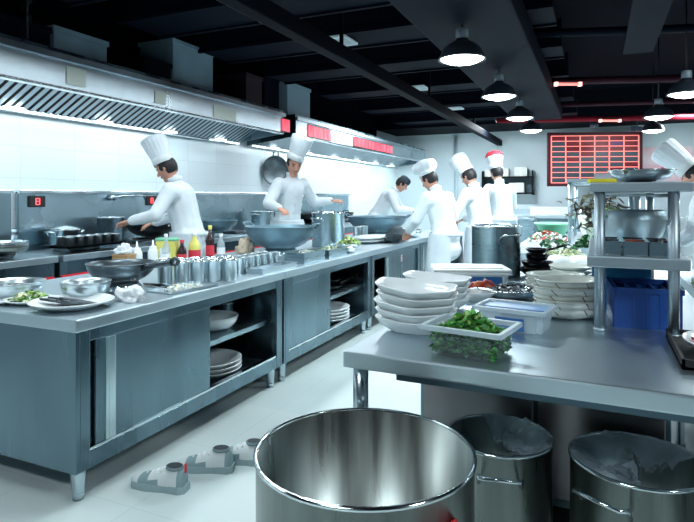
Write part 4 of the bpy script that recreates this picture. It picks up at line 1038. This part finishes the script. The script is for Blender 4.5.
# trainers on the floor beside the cabinet
SOLE = mat('grey_sole', c(150,172,176), .6); UPP = mat('pale_upper', c(214,222,222), .7, var=.08)
def trainer(p, rz, label):
    t = thing('trainer', label, 'shoe', p, rz, 'pale trainers on the floor')
    out = [(-.135,-.030),(-.11,-.042),(-.04,-.036),(.04,-.046),(.10,-.044),(.14,-.020),(.145,.008),(.12,.036),(.05,.044),(-.04,.034),(-.11,.038),(-.135,.022)]
    b = MB().prism(out, 'z', 0, .032); b.build('sole', SOLE, t)
    b = MB()
    secs = [(-.128,.024,.030,.098),(-.10,.034,.030,.105),(-.05,.036,.030,.10),(-.01,.037,.030,.092),(.04,.041,.030,.072),(.09,.040,.030,.058),(.125,.028,.030,.045),(.138,.012,.030,.034)]
    rings = []
    for (x,wd,z0,z1) in secs:
        rings.append([b.bm.verts.new((x, wd*math.cos(a), z0+(z1-z0)*max(0,math.sin(a))**.7)) for a in [PI*i/10 for i in range(11)]])
    for A_,B_ in zip(rings, rings[1:]):
        for i in range(10): f = b.bm.faces.new([A_[i],A_[i+1],B_[i+1],B_[i]]); f.smooth = True
    for rg in (rings[0], rings[-1]): b.bm.faces.new(rg)
    for f in b.bm.faces:
        cx_ = f.calc_center_median(); f.material_index = 1 if (-.135 < cx_.x < -.085) or (.055 < cx_.x < .10) or (cx_.z < .05 and -.02 < cx_.x < .06) else 0
    b.build('upper', [UPP, mat('grey_overlay', c(132,156,160), .7)], t)
    MB().lathe([(0,.0),(.027,.0)], 20, loc=(-.075,0,.1125), sx=1.35).build('opening', mat('shoe_dark', c(50,60,64), .9), t)
    b = MB().lathe([(.026,.0),(.031,.004),(.031,.012),(.025,.014)], 20, loc=(-.075,0,.097), sx=1.35, closed=True); b.build('collar', mat('collar_grey', c(120,140,146), .8), t)
    b = MB()
    for k in range(4):
        x = -.02+.026*k; z = .092-.007*k-.0035*k
        b.tube([(x,-.024,z-.006),(x+.004,0,z+.004),(x,.024,z-.006)], .0045, 6)
    b.build('laces', WPLAS, t)
    b = MB().box(-.132,-.126,-.006,.006,.085,.125); b.build('pull_tab', REDC if 'red' in label else UPP, t)
q = T(160, 488, 0); trainer(q, PI+YAW-R_(14), 'pale trainer with grey sole and red pull tab nearest the cabinet leg')
q = T(206, 470, 0); trainer(q, PI+YAW-R_(4), 'pale trainer with grey sole behind the nearest trainer')
q = T(240, 462, 0); trainer(q, PI+YAW-R_(10), 'pale trainer with grey sole closest to the huge stock pot')
# ================================================================ THE CHEFS
def remesh(b, name, mats, parent, vox, smooth=2, paint=None):
    bmesh.ops.recalc_face_normals(b.bm, faces=b.bm.faces[:])
    me = bpy.data.meshes.new(name+'_raw'); b.bm.to_mesh(me); b.bm.free()
    o = bpy.data.objects.new(name+'_raw', me); C.objects.link(o)
    m = o.modifiers.new('r', 'REMESH'); m.mode = 'VOXEL'; m.voxel_size = vox; m.use_smooth_shade = True
    s = o.modifiers.new('s', 'SMOOTH'); s.iterations = smooth; s.factor = .5
    dg = bpy.context.evaluated_depsgraph_get()
    nm = bpy.data.meshes.new_from_object(o.evaluated_get(dg)); nm.name = name
    bpy.data.objects.remove(o); bpy.data.meshes.remove(me)
    nm.materials.clear()
    for x in mats: nm.materials.append(x)
    for p in nm.polygons:
        p.use_smooth = True
        p.material_index = paint(p.center) if paint else 0
    r = bpy.data.objects.new(name, nm); C.objects.link(r); r.parent = parent
    return r
def ik(S, Hd, a, b_, pole):
    d = Hd-S; L = min(d.length, (a+b_)*.995); u = d.normalized()
    x = (a*a-b_*b_+L*L)/(2*L); h = math.sqrt(max(0, a*a-x*x))
    n = pole - u*pole.dot(u); n.normalize()
    return S+u*x+n*h, S+u*L
def chef(name, label, loc, rz, lean, hands, hat='toque', hat_tilt=(0,0), head=(0,0), sc=1.0, redtop=False, apron=True, toque_h=.27, side=0):
    """faces local +Y; lean and side in degrees, hands = two points in local metres (left x<0, right x>0)"""
    t = thing(name, label, 'person', loc, rz); t.scale = (sc,)*3
    Lr = R_(lean); Sr = R_(side)
    up = Vector((math.sin(Sr)*math.cos(Lr), math.sin(Lr), math.cos(Lr)*math.cos(Sr))).normalized()
    fw = Vector((0, math.cos(Lr), -math.sin(Lr))); pel = Vector((0,0,.93))
    sp = lambda k: pel + up*k
    chest, neck = sp(.40), sp(.55)
    # head
    hp, hy = R_(head[0]), R_(head[1])
    Mh = Matrix.Rotation(hy,3,'Z') @ Matrix.Rotation(-hp,3,'X')
    Lh = Lr*.35
    Mh = Mh @ Matrix.Rotation(-Lh,3,'X')
    hu, hf, hr = Mh @ Vector((0,0,1)), Mh @ Vector((0,1,0)), Mh @ Vector((1,0,0))
    hc = neck + up*.045 + hu*.115 + hf*.025
    shl = [sp(.47)+Vector((s*.175,0,0)) for s in (-1,1)]
    arms = []
    for s, S, hd in zip((-1,1), shl, hands):
        E, W = ik(S, Vector(hd), .285, .25, Vector((s*.6,-.3,-.75)))
        arms.append((S,E,W))
    legs = []
    for s in (-1,1): legs.append((Vector((s*.095,0,.90)), Vector((s*.105,.03,.49)), Vector((s*.11,-.01,.085))))
    b = MB()
    b.cap(pel, sp(.12), .125, .115).cap(sp(.12), chest, .115, .135).cap(sp(.44)+Vector((-.12,0,0)), sp(.44)+Vector((.12,0,0)), .075, .075)
    b.cap(neck-up*.06, hc-hu*.05, .056, .052)
    for S,E,W in arms:
        b.cap(S,E,.052,.042).cap(E,W,.041,.028)
        f = (W-E).normalized(); side_ = f.cross(Vector((0,0,1)));
        if side_.length < .1: side_ = Vector((1,0,0))
        side_.normalize(); nrm = side_.cross(f)
        if nrm.z > 0: nrm = -nrm
        pc_ = W+f*.055
        for k in range(4):
            o_ = (k-1.5)*.021
            b.cap(W+f*.01+side_*o_*.55, W+f*.085+side_*o_, .015, .0125, 8)
            Lf = (.066,.078,.074,.058)[k]
            k1 = W+f*(.085+Lf*.45)+side_*o_*1.1+nrm*.010; k2 = W+f*(.085+Lf*.75)+side_*o_*1.1+nrm*.036
            b.cap(W+f*.085+side_*o_, k1, .0105, .0095, 8); b.cap(k1, k2, .0095, .008, 8)
        sg = 1 if S.x < 0 else -1
        in_ = side_ * (1 if side_.x*sg > 0 else -1)
        b.cap(W+f*.03+in_*.022, W+f*.07+in_*.052+nrm*.012, .014, .011, 8); b.cap(W+f*.07+in_*.052+nrm*.012, W+f*.105+in_*.050+nrm*.03, .011, .009, 8)
    for A_,K_,F_ in legs:
        b.cap(A_,K_,.082,.056).cap(K_,F_,.055,.036).cap(F_-Vector((0,0,.03)), F_+Vector((0,.13,-.05)), .036, .026)
    rotH = Mh
    b.ball(hc, .1, sc=(.78,.93,1.13), rot=rotH, sub=3).ball(hc-hu*.045+hf*.022, .068, sc=(.85,.95,1.0), rot=rotH)
    b.cap(hc+hf*.088+hu*.012, hc+hf*.108-hu*.022, .010, .014, 8)
    for s in (-1,1):
        b.ball(hc+hr*s*.078-hu*.005-hf*.008, .022, sc=(.45,.8,1.2), rot=rotH); b.ball(hc+hr*s*.032+hf*.082+hu*.026, .014, sc=(1.3,.7,.5), rot=rotH)
    b.ball(hc-hu*.095+hf*.062, .022, rot=rotH); b.ball(hc+hf*.086-hu*.055, .014, sc=(1.6,.8,.6), rot=rotH)
    eyes = [hc+hr*s*.032+hf*.088+hu*.008 for s in (-1,1)]; mouth = hc+hf*.095-hu*.054
    def paint(p):
        for e in eyes:
            q = p-e
            if abs(q.dot(hr)) < .013 and abs(q.dot(hu)) < .0065 and q.dot(hf) > -.03: return 1
            if abs(q.dot(hr)) < .018 and abs(q.dot(hu)-.022) < .005 and q.dot(hf) > -.03: return 1
        q = p-mouth
        if abs(q.dot(hr)) < .024 and abs(q.dot(hu)) < .009 and q.dot(hf) > -.03: return 2
        return 0
    body = remesh(b, 'body', [SKIN, SKIND, LIP], t, .0068, 2, paint)
    # jacket
    b = MB()
    b.cap((-.045,.0,.80),(.045,.0,.80),.150,.150).cap((-.05,0,.93), (.05,0,.93), .135,.135).cap(pel, sp(.14), .155, .145).cap(sp(.14), chest, .142, .158).cap(sp(.44)+Vector((-.135,0,0)), sp(.44)+Vector((.135,0,0)), .092, .092)
    b.cap(sp(.48), neck+up*.012, .082, .068)
    for S,E,W in arms:
        b.cap(S,E,.076,.064); b.cap(E, W-(W-E).normalized()*.02, .063, .048)
    for v in b.bm.verts:
        n_ = noise.noise(v.co*9+Vector((loc[1],0,0))); v.co += Vector((n_, noise.noise(v.co*9+Vector((3,1,0))), 0))*.010
    remesh(b, 'jacket', [CLOTHW], t, .014, 2)
    # collar, buttons
    b = MB().lathe([(.066,0),(.070,.05),(.062,.052),(.058,.0)], 20, closed=True, M=Matrix.Translation(neck+up*-.005) @ up.to_track_quat('Z','Y').to_matrix().to_4x4()); b.build('collar', CLOTHW, t)
    for s in (-1,1):
        for k in range(3):
            MB().ball(sp(.16+.10*k)+Vector((s*.05,0,0))+fw*(.152+.006*k), .011, sc=(1,1,1), sub=1).build('button', WPLAS, t)
    b = MB()
    for A_,K_,F_ in legs: b.cap(A_,K_,.098,.078).cap(K_,F_+Vector((0,0,.0)),.078,.066)
    b.cap((-.06,0,.92),(.06,0,.92),.125,.125)
    remesh(b, 'trousers', [TROUS], t, .016, 2)
    if apron:
        b = MB(); n = 22; rows = 9; g = []
        for j in range(rows):
            z = .97 - .52*j/(rows-1); rw = []
            for i in range(n):
                a = R_(-150+300*i/(n-1)); r = .186 + .035*j/(rows-1) + .008*math.sin(a*9+j*.3)*(j/(rows-1))
                rw.append(b.bm.verts.new((r*math.sin(a)*1.08, r*math.cos(a)+(.012 if j else 0), z)))
            g.append(rw)
        for A_,B_ in zip(g,g[1:]):
            for i in range(n-1): f = b.bm.faces.new([A_[i],A_[i+1],B_[i+1],B_[i]]); f.smooth = True
        b.build('apron', APRON, t, recalc=False)
        MB().lathe([(.182,.945),(.190,.945),(.190,.985),(.182,.985)], 28, closed=True).build('apron_band', APRON, t)
    for s in (-1,1):
        b = MB().ball((s*.11,.05,.05), .05, sc=(.95,2.5,1.0)); 
        for v in b.bm.verts: v.co.z = max(v.co.z, .0)
        b.build('shoe', BLACK, t)
    # hair and hat
    b = MB().ball(hc+hu*.012-hf*.012, .108, sc=(.80,.92,1.06), rot=rotH, sub=3)
    for v in list(b.bm.verts):
        q = v.co-hc
        if q.dot(hf) > .055 or (q.dot(hu) < -.02 and q.dot(hf) > -.01) or q.dot(hu) < -.075: b.bm.verts.remove(v)
    b.build('hair', HAIR, t)
    Mt = Mh @ Matrix.Rotation(R_(hat_tilt[0]),3,'X') @ Matrix.Rotation(R_(hat_tilt[1]),3,'Y')
    M4 = Matrix.Translation(hc+hu*.055) @ Mt.to_4x4()
    if hat == 'toque':
        hh = toque_h
        wv = lambda a, r, z: (1+.025*math.cos(18*a)*min(1,max(0,z-.07)/.05), 0)
        prof = [(.092,0),(.095,.0),(.096,.07),(.100,.09),(.112,hh*.6),(.122,hh*.93),(.116,hh),(.08,hh+.012),(0,hh+.006)]
        MB().lathe(prof, 72, wave=wv, M=M4).build('toque', CLOTHW, t)
        MB().lathe([(.094,-.004),(.099,-.002),(.099,.062),(.094,.066)], 40, closed=True, M=M4).build('hat_band', CERAM if not redtop else CLOTHW, t)
        if redtop: MB().lathe([(.124,hh*.90),(.128,hh),(.10,hh+.05),(.05,hh+.07),(0,hh+.072)], 32, M=M4).build('red_hat_top', REDC, t)
    elif hat == 'cap':
        wv = lambda a, r, z: (1+.03*math.cos(9*a), 0)
        MB().lathe([(.094,0),(.097,.04),(.135,.07),(.150,.11),(.135,.155),(.08,.18),(0,.185)], 54, wave=wv, M=M4).build('soft_cap', CLOTHW, t)
        MB().lathe([(.093,-.004),(.099,-.002),(.099,.045),(.093,.046)], 40, closed=True, M=M4).build('hat_band', CLOTHW, t)
    elif hat == 'dark':
        MB().lathe([(.093,-.01),(.098,.02),(.094,.055),(.06,.085),(0,.092)], 32, M=M4).build('skull_cap', mat('cap_dark', c(52,66,78), .8), t)
    return t
def at(px, X): p = onX(px, X, 0); return (p.x, p.y, 0)
D2 = lambda v: R_(v)
# facing angle: rz turns local +Y; +X (toward the aisle) is rz=-90
chef('chef', 'chef in white behind the sauce bottles, head bowed under a tall hat', at(190,-3.56), R_(108), 15, ((-.30,.44,1.10),(.22,.46,1.06)), 'toque', (4,0), (24,0), 1.0)
chef('chef', 'chef in tilted tall hat behind the great grey wok', at(287,-3.44), R_(-112), 10, ((-.42,.30,1.20),(.38,.36,1.12)), 'toque', (8,-16), (20,-22), 1.06)
chef('chef', 'bending bareheaded chef reaching over the far grey wok', at(376,-3.42), R_(-75), 34, ((-.22,.62,1.05),(.20,.60,1.05)), 'dark', (0,0), (30,0), 1.03)
chef('chef', 'chef in soft white cap standing at the end of the worktables', at(446,-1.48), R_(62), 16, ((-.16,.44,.98),(.34,.40,1.06)), 'cap', (6,0), (24,10), .95)
chef('chef', 'chef in straight tall hat behind the capped chef', at(482,-1.27), R_(66), 12, ((-.2,.42,1.05),(.2,.42,1.05)), 'toque', (-14,0), (22,0), .98, toque_h=.25)
chef('chef', 'chef in red topped hat seen beyond the stock pot', at(503,-1.22), R_(40), 10, ((-.2,.40,1.05),(.2,.40,1.05)), 'toque', (0,0), (14,0), 1.03, redtop=True, toque_h=.20)
p = DD(703, 200, 4.4); chef('chef', 'chef in big tilted hat leaning behind the rack at the right edge', (p.x+.12, p.y, 0), R_(70), 12, ((-.2,.34,1.0),(.2,.34,1.0)), 'toque', (-20,0), (24,0), .93, toque_h=.30)
# plate held by the capped chef
# ================================================================ LIGHT, AIR AND CAMERA
def area(loc, rot, sx, sy, e, col=(.85,.95,1)):
    L = bpy.data.lights.new('fill_light', 'AREA'); L.shape = 'RECTANGLE'; L.size = sx; L.size_y = sy; L.energy = e; L.color = col  # added fill lamp, no fixture is modelled for it
    o = bpy.data.objects.new('fill_light', L); C.objects.link(o); o.location = loc; o.rotation_euler = rot
    return o
area((-4.25, 2.6, 2.22), (0, R_(42), 0), .25, 7.0, 50)  # added wash to brighten the wall under the hoods
area((-4.25, 10.8, 2.22), (0, R_(42), 0), .25, 6.6, 45)
for (x,y,e) in ((-1.0,-.9,70),(2.2,.8,80),(2.2,5.5,120),(2.0,11.5,170),(-2.2,12.2,190),(-1.5,2.2,50)):  # added overhead fills across the room and behind the camera
    area((x,y,2.9), (0,0,0), 1.2, .3, e)
area((-2.95, 3.6, 2.62), (0,R_(-8),0), .25, 5.5, 75)  # added above the rear aisle to brighten chefs and worktops
area((-2.95, 9.0, 2.62), (0,R_(-8),0), .25, 4.5, 55)
w = bpy.data.worlds.new('world'); bpy.context.scene.world = w; w.use_nodes = True
bg = w.node_tree.nodes['Background']; bg.inputs[0].default_value = (.42,.62,.72,1); bg.inputs[1].default_value = .35
cam = bpy.data.cameras.new('camera'); cam.sensor_width = 36; cam.lens = FOC*36/694; cam.shift_y = -(261-CY)/694
cam.clip_start = .05
co = bpy.data.objects.new('camera', cam); C.objects.link(co); co.location = (0,0,H); co.rotation_euler = (R_(90),0,YAW)
bpy.context.scene.camera = co
vs = bpy.context.scene.view_settings
vs.view_transform = 'Standard'; vs.look = 'None'; vs.exposure = 0.0
